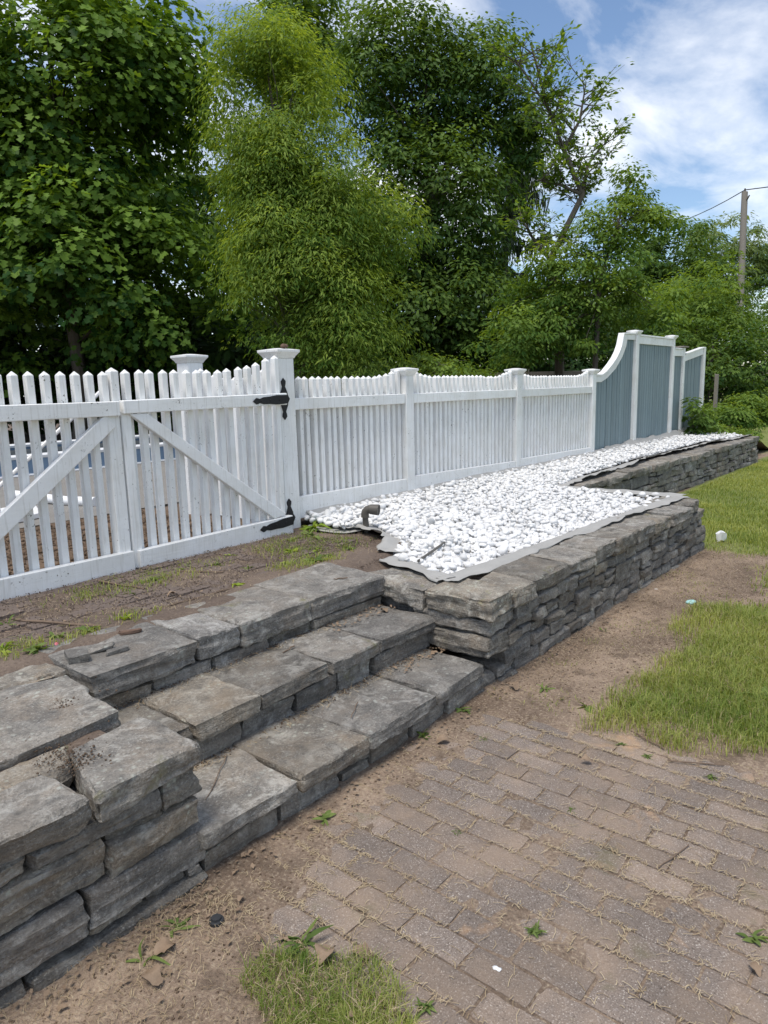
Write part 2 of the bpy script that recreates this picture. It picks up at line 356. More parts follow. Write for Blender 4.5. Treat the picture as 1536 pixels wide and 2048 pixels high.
class MB:
    """collects boxes, tubes and prisms; build() makes one mesh object"""
    def __init__(s): s.v = []; s.f = []
    def add(s, vs, fs):
        b = len(s.v); s.v += [tuple(x) for x in vs]; s.f += [tuple(b+i for i in f) for f in fs]; return s
    def box(s, x0, x1, y0, y1, z0, z1):
        return s.add([(x0, y0, z0), (x1, y0, z0), (x1, y1, z0), (x0, y1, z0), (x0, y0, z1), (x1, y0, z1), (x1, y1, z1), (x0, y1, z1)],
                     [(3, 2, 1, 0), (4, 5, 6, 7), (0, 1, 5, 4), (1, 2, 6, 5), (2, 3, 7, 6), (3, 0, 4, 7)])
    def tube(s, pts, rad, n=8, cap=True):
        pts = [Vector(p) for p in pts]; m = len(pts)
        rad = rad if hasattr(rad, '__len__') else [rad]*m
        b = len(s.v); pv = None
        for i, p in enumerate(pts):
            t = (pts[min(i+1, m-1)]-pts[max(i-1, 0)]).normalized()
            if pv is None: pv = t.orthogonal().normalized()
            pv = (pv - t*pv.dot(t)); pv = pv.normalized() if pv.length > 1e-6 else t.orthogonal().normalized()
            bn = t.cross(pv)
            for k in range(n):
                a = 2*math.pi*k/n; q = p + (pv*math.cos(a)+bn*math.sin(a))*rad[i]; s.v.append(tuple(q))
        for i in range(m-1):
            for k in range(n):
                k2 = (k+1) % n
                s.f.append((b+i*n+k, b+i*n+k2, b+(i+1)*n+k2, b+(i+1)*n+k))
        if cap:
            s.f.append(tuple(b+k for k in range(n))[::-1]); s.f.append(tuple(b+(m-1)*n+k for k in range(n)))
        return s
    def prism(s, poly, y0, y1):
        """polygon in XZ pushed along Y"""
        n = len(poly)
        return s.add([(x, y0, z) for x, z in poly]+[(x, y1, z) for x, z in poly],
                     [tuple(range(n)), tuple(range(2*n-1, n-1, -1))]+[(i, i+n, (i+1) % n+n, (i+1) % n)[::1] for i in range(n)])
    def mesh(s, name, mat, off=(0, 0, 0), bevel=0, smooth=False, segs=1):
        me = bpy.data.meshes.new(name); o = Vector(off)
        me.from_pydata([tuple(Vector(v)-o) for v in s.v], [], s.f)
        bm = bmesh.new(); bm.from_mesh(me); bmesh.ops.recalc_face_normals(bm, faces=bm.faces)
        if bevel: bmesh.ops.bevel(bm, geom=[e for e in bm.edges if e.calc_face_angle(0) > .6], offset=bevel, segments=segs, affect='EDGES', clamp_overlap=True)
        bm.to_mesh(me); bm.free()
        if smooth:
            me.polygons.foreach_set('use_smooth', np.ones(len(me.polygons), bool)); me.set_sharp_from_angle(angle=R(40))
        me.materials.append(M[mat]); return me
    def build(s, name, mat, parent=None, bevel=0, smooth=False, segs=1, **kw):
        A = np.array(s.v); c = (A.min(0)+A.max(0))/2; c[2] = A[:, 2].min()
        return O(name, s.mesh(name, mat, c, bevel, smooth, segs), parent, c, **kw)

# ------------------------------------------------------------------ ground and terrace
def axis(segs):
    out = []
    for a, b, d in segs: out += list(np.arange(a, b-1e-6, d))
    return np.array(out+[segs[-1][1]])
gx = axis([(-400, -40, 60), (-40, -4, 6), (-4, .3, .25), (.3, 3.4, .022), (3.4, 8, .05), (8, 20, .3), (20, 60, 4), (60, 600, 60)])
gy = axis([(-400, -20, 60), (-20, -1, 2), (-1, .0, .2), (.0, 1.95, .022), (1.95, 3.3, .08), (3.3, 20, .8), (20, 400, 40)])
PX0, PX1, PY0, PY1 = 1.05, 2.85, -.1, 1.70
def dirt(x, y):
    """height of loose soil relative to the paver tops"""
    n = .6*vn2(x, y, 11, 4)+.3*vn2(x, y, 12, 11)+.2*vn2(x, y, 13, 30)
    e = np.maximum.reduce([(y-1.46)/.2, (1.16-x)/.06, (x-2.80+.35*np.maximum(0, y-1.1)*1.2)/.08, np.zeros_like(x)-1.0])
    return -.0032 + .0060*np.clip(e+n*1.0, -.2, 1.6) + .0034*n
def gh(x, y):
    n = .010*vn2(x, y, 21, 3)+.006*vn2(x, y, 22, 9)+.003*vn2(x, y, 23, 33)
    inside = (x > PX0-.12) & (x < PX1+.12) & (y > PY0-.2) & (y < PY1+.1)
    far = np.clip((np.hypot(x-4, y-1)-12)/20, 0, 1)
    z = np.where(inside, dirt(x, y), .004+n*(1-far))
    return z
def lawnmask(x, y):
    m = np.clip((x-6.2)/.8, 0, 1)*np.clip((2.95-y)/.25+.3, 0, 1)
    m = np.maximum(m, np.clip((x-5.0)/.9, 0, 1)*np.clip((1.25-y)/.3, 0, 1))
    m = np.maximum(m, np.clip((x-2.98)/.12, 0, 1)*np.clip((5.2-x)/.3, 0, 1)*np.clip((1.16-y)/.12, 0, 1)*np.clip((y+1.3)/.3, .55, 1))
    m = np.maximum(m, np.clip((1.24-x)/.06, 0, 1)*np.clip((x-.8)/.1, 0, 1)*np.clip((1.18-y)/.08, 0, 1)*.8)
    m = np.maximum(m, np.clip((np.hypot(x, y)-14)/4, 0, 1))
    return m
def grid(name, X, Y, zf, keep=None, mat=None):
    GX, GY = np.meshgrid(X, Y, indexing='ij'); Z = zf(GX, GY)
    V = np.stack([GX, GY, Z], -1).reshape(-1, 3)
    idx = np.arange(len(V)).reshape(GX.shape)
    F = np.stack([idx[:-1, :-1], idx[1:, :-1], idx[1:, 1:], idx[:-1, 1:]], -1).reshape(-1, 4)
    if keep is not None:
        cx = (GX[:-1, :-1]+GX[1:, 1:])/2; cy = (GY[:-1, :-1]+GY[1:, 1:])/2
        F = F[keep(cx, cy).ravel()]
        u, inv = np.unique(F, return_inverse=True); V = V[u]; F = inv.reshape(F.shape)
    return np_mesh(name, V, F, mat, smooth=True), V
me, V = grid('ground', gx, gy, gh, None, M['ground'])
a = me.attributes.new('lawn', 'FLOAT', 'POINT'); a.data.foreach_set('value', lawnmask(V[:, 0], V[:, 1]).astype(np.float32))
ground = O('ground', me, kind='structure')

poly = np.array([(3.70, 3.78), (3.68, 3.44), (3.90, 3.34), (3.62, 2.80), (3.30, 2.66), (3.08, 2.12), (4.6, 2.07), (6.42, 1.97), (6.36, 3.08), (7.1, 3.20), (9.4, 3.30), (12.0, 3.28), (13.7, 3.05), (13.75, 3.5), (13.3, 3.93), (3.70, 3.93)])
def inside(x, y, pg=poly):
    r = np.zeros(np.shape(x), bool); n = len(pg)
    for i in range(n):
        (x1, y1), (x2, y2) = pg[i], pg[(i+1) % n]
        if y1 != y2: r ^= ((y1 > y) != (y2 > y)) & (x < (x2-x1)*(y-y1)/(y2-y1)+x1)
    return r
def th(x, y):
    n = .009*vn2(x, y, 31, 3)+.005*vn2(x, y, 32, 10)+.0025*vn2(x, y, 33, 33)
    z = .458+n+.024*np.clip((3.15-y)/.3, 0, 1)*(1+14*n)-.05*np.clip((2.74-y)/.12, 0, 1)
    z = np.where((x < 1.3) & (y < 2.62), .438+1.6*n, z)
    z = np.where(inside(x, y), .40, z)
    z = np.where((x > 2.95) & (y < 2.62) & (x < 6.6), np.minimum(z, np.where(x < 3.35, .452, .43)), z)
    z = np.where((x > 6.4) & (y < 3.9) & (x < 13.9), .40, z)
    s = np.clip((x-14.2)/2.6, 0, 1); s = s*s*(3-2*s)
    return z*(1-s) - .03*s
tx = axis([(-60, -6, 6), (-6, .4, .4), (.4, 4.2, .04), (4.2, 16.8, .4)])
ty = axis([(1.9, 2.5, .03), (2.5, 4.2, .04), (4.2, 12, .3), (12, 60, 4)])
def tkeep(x, y):
    return ((x < 1.02) & (y > 1.95)) | ((x < 3.1) & (y > 2.56)) | ((x > 2.95) & (x < 3.15) & (y > 2.3)) | ((x >= 3.1) & (x < 6.4) & (y > 2.0)) | ((x >= 6.4) & (y > 3.1))
me, _ = grid('terrace_ground', tx, ty, th, tkeep, M['terrace']); O('terrace_ground', me, kind='structure')
# mulch strip and paved pool surround behind the gate
me, _ = grid('mulch_ground', axis([(-6, 3.6, .12)]), axis([(4.0, 5.7, .12)]), lambda x, y: .466+.01*vn2(x, y, 41, 8)+.006*vn2(x, y, 42, 25), None, M['mulch']); O('mulch_ground', me, kind='structure')
me, _ = grid('pool_surround', axis([(-6, 12, .6)]), axis([(5.7, 11.5, .6)]), lambda x, y: .47+0*x, None, M['deck']); O('pool_surround', me, kind='structure')

# ------------------------------------------------------------------ brick paved patio
patio = thing('brick_patio', 'weathered brown brick patio with straw in its joints at the foot of the steps', 'patio', (2, .8, -.06), kind='structure')
pav = []
for k in range(7):
    rng = np.random.default_rng(100+k)
    U, F = lattice(14, 8, 3); h = np.array([.0985, .0484, .03]); p = (U*2-1)*h
    core = h-.007; c = np.clip(p, -core, core); d = p-c; dl = np.linalg.norm(d, axis=1, keepdims=True); p = c+d/np.maximum(dl, 1e-9)*np.minimum(.007, dl)
    o = rng.uniform(0, 99, 3); p += .0022*np.stack([vn(p*38+o, 1), vn(p*38+o, 2), .8*vn(p*28+o, 3)], 1)
    me = np_mesh('brick', p[:, [1, 0, 2]], F[:, ::-1], M['paver'], smooth=True); me.set_sharp_from_angle(angle=R(40)); pav.append(me)
rnd = random.Random(4)
nC = 18
for i in range(nC):
    x = 1.10+.1*i
    off = .0 if i % 2 == 0 else .1
    y = -.1+off+rnd.uniform(-.008, .008)
    while y < 1.72:
        lim = 1.72 if x < 2.66 else 1.45
        if y+.1 < lim and not (x < 1.18 and y < 1.0 and False):
            O('brick', pav[rnd.randrange(7)], patio, (x+rnd.uniform(-.002, .002), y, -.0305+rnd.uniform(-.003, .0025)),
              (rnd.uniform(-.014, .014), rnd.uniform(-.02, .02), rnd.uniform(-.012, .012)+rnd.choice((0, math.pi))))
        y += .2+rnd.uniform(0, .003)
# old pavers half buried in the terrace soil
tp = thing('terrace_paving', 'old dark bricks half buried in soil in front of the white gate', 'paving', (2, 3.2, .42), kind='structure')
dk = [m.copy() for m in pav[:3]]
for m in dk: m.materials.clear(); m.materials.append(M['darkpaver'])
for i in range(17):
    for j in range(9):
        x = 1.15+.2*i+(.1 if j % 2 else 0); y = 2.92+.1*j
        if x > 3.5 or rnd.random() < .25 or (x > 2.9 and y < 3.1): continue
        O('brick', dk[rnd.randrange(3)], tp, (x, y, .4335+rnd.uniform(-.008, .004)), (rnd.uniform(-.03, .03), rnd.uniform(-.03, .03), math.pi/2+rnd.uniform(-.03, .03)))

# ------------------------------------------------------------------ dry stone walls and steps
FY = 1.735
def rect(x0, x1, y0, y1): return [(x0, y0), (x1, y0), (x1, y1), (x0, y1)]
pier = thing('stone_pier', 'grey dry stone wall end with pale flat cap stones beside the bottom step', 'stone wall', (.85, 2.0, 0))
g = .004
for nm, q, z0, z1 in [
    ('cap_stone', [(.30, 1.70), (.808, 1.685), (.80, 1.90), (.30, 1.93)], .368, .462),
    ('cap_stone', [(.822, 1.685), (1.165, 1.705), (1.165, 2.03), (.90, 1.98)], .378, .458),
    ('cap_stone', [(.70, 2.05), (1.09, 2.04), (1.17, 2.12), (1.12, 2.60), (.88, 2.58)][:1]+[(1.12, 2.05), (1.16, 2.50), (.90, 2.60)], .375, .472),
    ('cap_stone', [(.60, 1.945), (.86, 1.90), (.93, 2.04), (.62, 2.03)], .385, .452),
    ('cap_stone', [(.30, 2.40), (.86, 2.62), (1.16, 2.62), (1.10, 2.78)][:0]+[(.86, 2.615), (1.18, 2.54), (1.19, 2.76), (.90, 2.82)], .375, .470),
]:
    stone(nm, pier, q, z0, z1, res=.0115, r=.011, rough=1.15, strata=1.2)
for x0, x1, z0, z1, dy in [
    (.40, .652, .307, .366, .0), (.658, 1.035, .305, .372, -.004), (.858, 1.046, .272, .303, .012), (1.042, 1.168, .292, .376, -.006),
    (.34, .853, .178, .302, .004), (.860, 1.168, .178, .272, -.006), (.785, 1.185, .062, .176, -.004), (.34, .776, .05, .172, -.012),
    (.785, .96, .035, .062, .0), (.965, 1.10, .034, .060, .01), (1.105, 1.16, .02, .060, .0), (.62, 1.16, -.06, .034, -.02), (.36, .612, -.06, .044, -.01)]:
    stone('stone', pier, rect(x0, x1, FY-.012+dy, FY+.26), z0, z1, res=.0115, r=.011, rough=1.05, strata=1.3)
# the pier's side towards the steps
for y0, y1, z0, z1 in [(2.0, 2.30, .30, .372), (2.0, 2.5, .15, .298), (2.31, 2.6, .30, .37)]:
    stone('stone', pier, rect(.86, 1.165, y0, y1), z0, z1, res=.02)

steps = thing('stone_steps', 'three broad grey flagstone steps leading up to the white gate', 'steps', (2, 2, 0))
def step(zb, zm, zt, xs, yf, depth, ris, ry):
    for (a, b, ya, yb) in xs:
        stone('tread', steps, [(a-.001, ya), (b+.001, yb), (b+.001, ya+depth), (a-.001, ya+depth)], zm, zt, res=.0115, r=.007, rough=.8, strata=1.1, topskew=.0025, tone=True)
    for (a, b, s) in ris:
        stone('riser_stone', steps, rect(a+.002, b-.002, ry+s, ry+.24), zb, zm-.003, res=.016, r=.009, rough=.9, strata=1.3)
step(-.06, .092, .158, [(1.16, 1.56, 1.700, 1.695), (1.565, 1.935, 1.695, 1.700), (1.94, 2.41, 1.695, 1.705), (2.415, 2.825, 1.705, 1.718)], 0, .42,
     [(1.17, 1.49, .0), (1.495, 1.80, .010), (1.985, 2.26, .006), (2.27, 2.52, .014), (2.53, 2.86, .0)], 1.728)
for a_, b_, c_, d_ in ((1.805, 1.98, .045, .089), (1.81, 1.975, -.05, .042)): stone('riser_stone', steps, rect(a_, b_, 1.735, 1.95), c_, d_, res=.014, r=.007)
step(.135, .252, .318, [(1.15, 1.39, 2.07, 2.065), (1.395, 1.70, 2.045, 2.05), (1.705, 2.11, 2.045, 2.06), (2.115, 2.45, 2.055, 2.06), (2.455, 2.885, 2.055, 2.04)], 0, .44,
     [(1.15, 1.62, .0), (1.625, 1.90, .006), (1.905, 2.16, .0), (2.17, 2.40, .010), (2.405, 2.88, .0)], 2.072)
step(.295, .372, .482, [(1.20, 1.675, 2.395, 2.405), (1.68, 1.905, 2.41, 2.415), (1.91, 2.35, 2.40, 2.41), (2.355, 2.90, 2.405, 2.40)], 0, .44,
     [(1.16, 1.46, .0), (1.465, 1.75, .006), (1.76, 2.08, .0), (2.09, 2.36, .010), (2.365, 2.89, .0)], 2.418)

def courses(parent, x0, x1, yf, edges, lens, depth, seed, res, cap=None, nm='stone'):
    rg_ = random.Random(seed)
    for ci, (z0, z1) in enumerate(edges):
        x = x0+rg_.uniform(-.05, .0)*0
        while x < x1-.02:
            l = rg_.uniform(*lens)*(1.15 if ci == 0 else 1)
            if x1-(x+l) < lens[0]*.6: l = x1-x
            ya, yb = yf(x), yf(x+l)
            dy = rg_.uniform(-.014, .012)
            if z1-z0 > .075 and rg_.random() < .28 and l < .34:      # two thin stones instead of one
                zm = z0+(z1-z0)*rg_.uniform(.38, .62); parts = [(z0, zm-.003), (zm, z1)]
            else: parts = [(z0, z1)]
            for (a, b) in parts:
                d2 = dy+rg_.uniform(-.006, .006)
                stone(nm, parent, [(x+.003, ya+d2), (x+l-.003, yb+d2), (x+l-.003, yb+depth), (x+.003, ya+depth)],
                      a+rg_.uniform(0, .003), b-.003+rg_.uniform(-.003, .002), res=res, r=.014, rough=1.05, strata=1.2)
            x += l
def rubble(parent, x0, x1, yf, z0, z1, depth, seed, res, lens):
    """uncoursed rubble: tall stones between short piles of thinner ones"""
    rg_ = random.Random(seed); H = z1-z0
    def put(a, b, c, d):
        dy = rg_.uniform(-.016, .014); dx = rg_.uniform(.001, .005)
        stone('stone', parent, [(a+dx, yf(a)+dy), (b-dx, yf(b)+dy+rg_.uniform(-.006, .006)), (b-dx, yf(b)+depth), (a+dx, yf(a)+depth)], c+.001, d-.003, res=res, r=.008, rough=1.0, strata=1.2)
    def fill(a, b, c, d, lev):
        w, h = b-a, d-c
        if h > .15 or (h > .10 and rg_.random() < .45) or (h > .075 and rg_.random() < .12):
            m = c+h*rg_.uniform(.34, .66); fill(a, b, c, m, lev+1); fill(a, b, m, d, lev+1)
        elif w > 4.2*h and w > .26 or (w > .34 and rg_.random() < .5):
            m = a+w*rg_.uniform(.35, .65); fill(a, m, c, d, lev+1); fill(m, b, c, d, lev+1)
        else: put(a, b, c, d)
    x = x0
    while x < x1-.02:
        l = rg_.uniform(*lens)
        if x1-(x+l) < lens[0]*.6: l = x1-x
        fill(x, x+l, z0, z1, 0); x += l
w1 = thing('front_stone_wall', 'low dry stone wall holding the white pebble bed beside the dirt path', 'stone wall', (4.7, 1.9, 0))
f1 = lambda x: FY
# corner stones that also show their end beside the steps
for q, z0, z1 in [([(2.835, 1.70), (3.10, 1.70), (3.13, 2.075), (2.855, 2.10)], .362, .468),
                  ([(2.865, 1.715), (3.16, 1.725), (3.16, 2.20), (2.87, 2.20)], .283, .352),
                  ([(2.84, 1.705), (3.06, 1.715), (3.06, 2.16), (2.86, 2.20)], .158, .272)]:
    stone('corner_stone', w1, q, z0, z1, res=.0115, r=.013, rough=1.3, strata=2.0)
stone('cap_stone', w1, [(2.86, 2.115), (3.14, 2.09), (3.16, 2.52), (2.91, 2.60)], .355, .457, res=.015, r=.011, rough=1.2, strata=1.5)
stone('stone', w1, [(2.93, 2.22), (3.14, 2.22), (3.16, 2.5), (2.95, 2.5)], .28, .352, res=.02)
for q in [[(2.89, 1.76), (3.0, 1.76), (3.0, 2.0), (2.89, 2.0)], [(2.88, 2.02), (3.0, 2.02), (3.0, 2.18), (2.885, 2.18)]]:
    stone('wedge_stone', w1, q, .271, .286, res=.02, rough=.7)
rubble(w1, 3.165, 6.56, f1, .278, .362, .28, 8, .015, (.18, .42))
rubble(w1, 3.065, 6.57, f1, .075, .278, .28, 9, .015, (.18, .42))
rubble(w1, 2.85, 6.59, f1, -.05, .075, .28, 10, .016, (.2, .42))
x = 3.105; rg_ = random.Random(31)
for l in (.24, .44, .36, .30, .42, .34, .38, .46, .34):
    x2 = min(x+l, 6.62); dp = rg_.uniform(.25, .34)
    yo = rg_.uniform(-.02, .012)
    stone('cap_stone', w1, [(x+.003, FY-.02+yo), (x2-.003, FY-.02+yo+rg_.uniform(-.012, .012)), (x2-.01+rg_.uniform(-.02, .02), FY+dp), (x+.01, FY+dp+rg_.uniform(-.03, .03))],
          .365, .470+rg_.uniform(-.006, .008), res=.016, r=.016, rough=1.2, strata=1.2); x = x2
w2 = thing('return_stone_wall', 'short dry stone return wall joining the front wall to the long rear wall', 'stone wall', (6.5, 2.5, 0))
rg_ = random.Random(5)
for z0, z1 in [(-.05, .09), (.09, .2), (.2, .29), (.29, .365)]:
    y = 2.02
    while y < 2.92:
        l = rg_.uniform(.2, .36)
        stone('stone', w2, [(6.60, y), (6.60+rg_.uniform(-.01, .01), y+l-.005), (6.32, y+l-.005), (6.32, y)], z0, z1-.004, res=.03); y += l
y = 2.06
for l in (.33, .28, .33):
    stone('cap_stone', w2, [(6.62, y), (6.62, y+l-.006), (6.33, y+l-.006), (6.33, y)], .367, .455, res=.025); y += l
w3 = thing('rear_stone_wall', 'long dry stone wall in front of the blue fence and lawn', 'stone wall', (10, 3.0, 0))
f3 = lambda x: 3.0-.022*(x-6.6)
for k, (z0, z1) in enumerate([(-.06, .075), (.075, .235), (.235, .375)]):
    rubble(w3, 6.45, 13.9, f3, z0, z1, .26, 50+k, .028, (.25, .6))
x = 6.42; rg_ = random.Random(77)
while x < 13.9:
    l = rg_.uniform(.3, .6); x2 = min(x+l, 13.95); yo = rg_.uniform(-.02, .01)
    stone('cap_stone', w3, [(x+.004, f3(x)-.02+yo), (x2-.004, f3(x2)-.02+yo), (x2-.004, f3(x2)+.3), (x+.004, f3(x)+.3)], .377, .46+rg_.uniform(-.008, .006), res=.03, r=.010, rough=1.2); x = x2
for i, (q, z0, z1) in enumerate([([(1.20, 2.565), (1.275, 2.53), (1.30, 2.60), (1.24, 2.665)], .482, .514), ([(1.30, 2.60), (1.40, 2.58), (1.43, 2.615), (1.31, 2.65)], .484, .500), ([(1.335, 2.525), (1.435, 2.52), (1.445, 2.55), (1.355, 2.57)], .483, .500)]):
    stone('loose_stone', None, q, z0, z1, res=.008, r=.005, rough=.6, label=('chunky loose stone chip at the left end of the top step', 'flat pale stone flake lying behind the other chips on the top step', 'thin pointed stone flake near the edge of the top step')[i], cat='stone')

# ------------------------------------------------------------------ pebble bed
def bedz(x, y):
    front = .425+.095*np.clip((y-2.1)/1.7, 0, 1)
    return front+.008*vn2(x, y, 61, 3)
me, _ = grid('pebble_bed', axis([(3.0, 14.0, .08)]), axis([(1.9, 3.98, .06)]), lambda x, y: bedz(x, y)+.004, lambda x, y: inside(x, y), M['bedbase'])
bed = O('pebble_bed', me, label='bed of smooth white pebbles between the fence and stone walls', cat='pebble bed', kind='structure')
def icos(n):
    bm = bmesh.new(); bmesh.ops.create_icosphere(bm, subdivisions=n, radius=1)
    v = np.array([x.co[:] for x in bm.verts]); f = np.array([[q.index for q in p.verts] for p in bm.faces]); bm.free(); return v, f
def pebshape(n, seed):
    v, f = icos(n); o = np.random.default_rng(seed).uniform(0, 90, 3)
    v = v*(1+.26*vn(v*1.2+o, 1)+.15*vn(v*2.4+o, 2))[:, None]; return v, f
rng = np.random.default_rng(9); P = []
s = .040
X, Y = np.meshgrid(np.arange(3.0, 13.9, s), np.arange(1.95, 3.95, s*.9), indexing='ij')
X = X+np.where((np.arange(X.shape[1]) % 2)[None, :], s/2, 0)+rng.uniform(-.014, .014, X.shape); Y = Y+rng.uniform(-.014, .014, Y.shape)
k = inside(X, Y); base = np.stack([X[k], Y[k], bedz(X[k], Y[k])+rng.uniform(.004, .018, k.sum())], 1)
n2_ = int(len(base)*.42); up_ = base[rng.choice(len(base), n2_, False)]+np.c_[rng.uniform(-.02, .02, (n2_, 2)), rng.uniform(.012, .026, n2_)]
P = np.concatenate([base, up_])
ex_ = np.array([(5.95, 2.02, .468), (6.2, 2.3, .485), (6.35, 2.45, .48), (6.3, 2.2, .49), (6.33, 2.32, .475), (6.4, 2.12, .48), (5.8, 1.99, .466), (3.42, 2.72, .46)])
P = P[np.hypot(P[:, 0]-3.80, P[:, 1]-3.31) > .06]
P = np.concatenate([P, ex_])
S = np.stack([rng.uniform(.022, .040, len(P)), rng.uniform(.018, .031, len(P)), rng.uniform(.013, .022, len(P))], 1)*rng.choice([.5, .65, .8, .95, 1.05, 1.3], len(P))[:, None]
S *= .9; S[-len(ex_):] = (.038, .028, .024)
ang = rng.uniform(0, 2*np.pi, len(P)); tl = rng.normal(0, .35, (len(P), 2))
dist = np.hypot(P[:, 0], P[:, 1]) - 30*(S[:, 0]-.03) - 8*(P[:, 2]-bedz(P[:, 0], P[:, 1])-.02)
order = np.argsort(dist); near = set(order[:290].tolist())|set(range(len(P)-len(ex_), len(P)))
shapes2 = [pebshape(2, 300+i) for i in range(9)]; shapes1 = [pebshape(1, 330+i) for i in range(9)]
pm = [np_mesh('pebble', v, f, M['pebble'], np.full(len(v), [.9, .5, .75, .3, .95, .6, .85, .1, .7][q]), smooth=True) for q, (v, f) in enumerate(shapes2)]
tone = np.random.default_rng(5).beta(2.2, 1.1, len(P)); TT = []
VV, FF, nb = [], [], 0
for i in range(len(P)):
    e = Euler((tl[i, 0], tl[i, 1], ang[i]))
    if i in near:
        o = O('pebble', pm[i % 9], bed, P[i], e); o.scale = S[i]
    else:
        v, f = shapes2[i % 9] if P[i, 0] < 4.6 else shapes1[i % 9]
        Rm = np.array(e.to_matrix()); VV.append((v*S[i])@Rm.T+P[i]); FF.append(f+nb); nb += len(v); TT.append(np.full(len(v), tone[i]))
O('pebbles', np_mesh('pebbles', np.concatenate(VV), np.concatenate(FF), M['pebble'], np.concatenate(TT), smooth=True), bed, kind='stuff')

# landscape fabric showing round the bed
def ribbon(path, widths, zi, name, seed, outflip=1, fold=.02):
    pts = [Vector((*p, 0)) for p in path]; dense = []
    for a, b in zip(pts, pts[1:]):
        n = max(1, int((b-a).length/.025))
        dense += [(a.lerp(b, i/n)) for i in range(n)]
    dense.append(pts[-1]); A = np.array([d[:2] for d in dense]); n = len(A)
    for _ in range(3): A[1:-1] = (A[:-2]+2*A[1:-1]+A[2:])/4
    T = np.gradient(A, axis=0); T /= np.linalg.norm(T, axis=1, keepdims=True); N = np.c_[T[:, 1], -T[:, 0]]*outflip
    s_ = np.r_[0, np.cumsum(np.linalg.norm(np.diff(A, axis=0), axis=1))]
    m = 10; V = []
    for j in range(m+1):
        v = j/m
        wob = vn2(s_, s_*0+v*.7, seed, 3.2); wob2 = vn2(s_, s_*0+v, seed+1, 9)
        w = widths*(1+.45*vn2(s_, s_*0, seed+2, 2.6)+.22*vn2(s_, s_*0, seed+3, 13))
        xy = A+N*((v-.35)*w)[:, None]
        z = zi(xy[:, 0], xy[:, 1], v)+fold*v*(wob*1.0+.4*wob2)+fold*.6*np.clip(vn2(s_, s_*0, seed+4, 1.7), 0, 1)*math.sin(v*2.6)
        V.append(np.c_[xy, z])
    V = np.stack(V, 1).reshape(-1, 3); idx = np.arange(n*(m+1)).reshape(n, m+1)
    F = np.stack([idx[:-1, :-1], idx[1:, :-1], idx[1:, 1:], idx[:-1, 1:]], -1).reshape(-1, 4)
    return V, F
parts = []
zf = lambda x, y, v: np.maximum(bedz(x, y)+.012-.03*(1-v), .472)+.005
parts.append(ribbon([(3.88, 3.34), (3.66, 2.86), (3.36, 2.68)], .16, lambda x, y, v: bedz(x, y)*0+.478+.02*v, 'f', 70, 1, .035))
parts.append(ribbon([(3.74, 3.80), (3.74, 3.55), (3.86, 3.36)], .14, lambda x, y, v: bedz(x, y)*0+.475, 'f', 75, 1, .02))
parts.append(ribbon([(3.26, 2.66), (3.17, 2.40), (3.06, 2.08)], .13, zf, 'f', 80, 1, .02))
parts.append(ribbon([(3.02, 2.09), (3.6, 2.06), (4.6, 2.02), (5.6, 1.98), (6.44, 1.92)], .11, zf, 'f', 85, 1, .018))
parts.append(ribbon([(6.46, 1.90), (6.42, 2.5), (6.30, 3.06)], .17, zf, 'f', 90, 1, .014))
parts.append(ribbon([(6.30, 3.06), (7.1, 3.15), (9.4, 3.24), (12.0, 3.20), (13.9, 3.0)], .12, zf, 'f', 95, 1, .026))
parts.append(ribbon([(3.76, 3.86), (6, 3.86), (9, 3.86), (11, 3.84), (13.2, 3.84)], .14, lambda x, y, v: bedz(x, y)+.02+.05*v+.05*np.clip(vn2(x, y*0, 99, 1.1)-.1, 0, 1)*v, 'f', 103, -1, .02))
VV, FF, nb = [], [], 0
for v, f in parts: VV.append(v); FF.append(f+nb); nb += len(v)
fab = np_mesh('landscape_fabric', np.concatenate(VV), np.concatenate(FF), M['fabric'], smooth=True)
fo = O('landscape_fabric', fab, label='wrinkled grey landscape fabric edging the white pebble bed', cat='fabric')
sm = fo.modifiers.new('t', 'SOLIDIFY'); sm.thickness = .002

# ------------------------------------------------------------------ fences and gate
_pk = {}
def picket_mesh(hgt, w=.039):
    k = (round(hgt, 2), w)
    if k not in _pk:
        a = w/2; b = w*.58; hz = k[0]-.024
        V = [(-a, -b, 0), (a, -b, 0), (a, b, 0), (-a, b, 0), (-a, -b, hz), (a, -b, hz), (a, b, hz), (-a, b, hz), (0, 0, k[0])]
        F = [(3, 2, 1, 0), (0, 1, 5, 4), (1, 2, 6, 5), (2, 3, 7, 6), (3, 0, 4, 7), (4, 5, 8), (5, 6, 8), (6, 7, 8), (7, 4, 8)]
        mb = MB(); mb.add(V, F); _pk[k] = mb.mesh('picket', 'white', bevel=.0025)
    return _pk[k]
frnd = random.Random(12)
def pickets(parent, xs, y, z0, ztop):
    for x in xs: O('picket', picket_mesh(ztop(x)-z0), parent, (x+frnd.uniform(-.003, .003), y+frnd.uniform(-.003, .003), z0), (frnd.uniform(-.006, .006), frnd.uniform(-.007, .007), frnd.uniform(-.03, .03)))
def bx(name, parent, x0, x1, y0, y1, z0, z1, mat='white', bevel=.004, **kw): return MB().box(x0, x1, y0, y1, z0, z1).build(name, mat, parent, bevel, **kw)
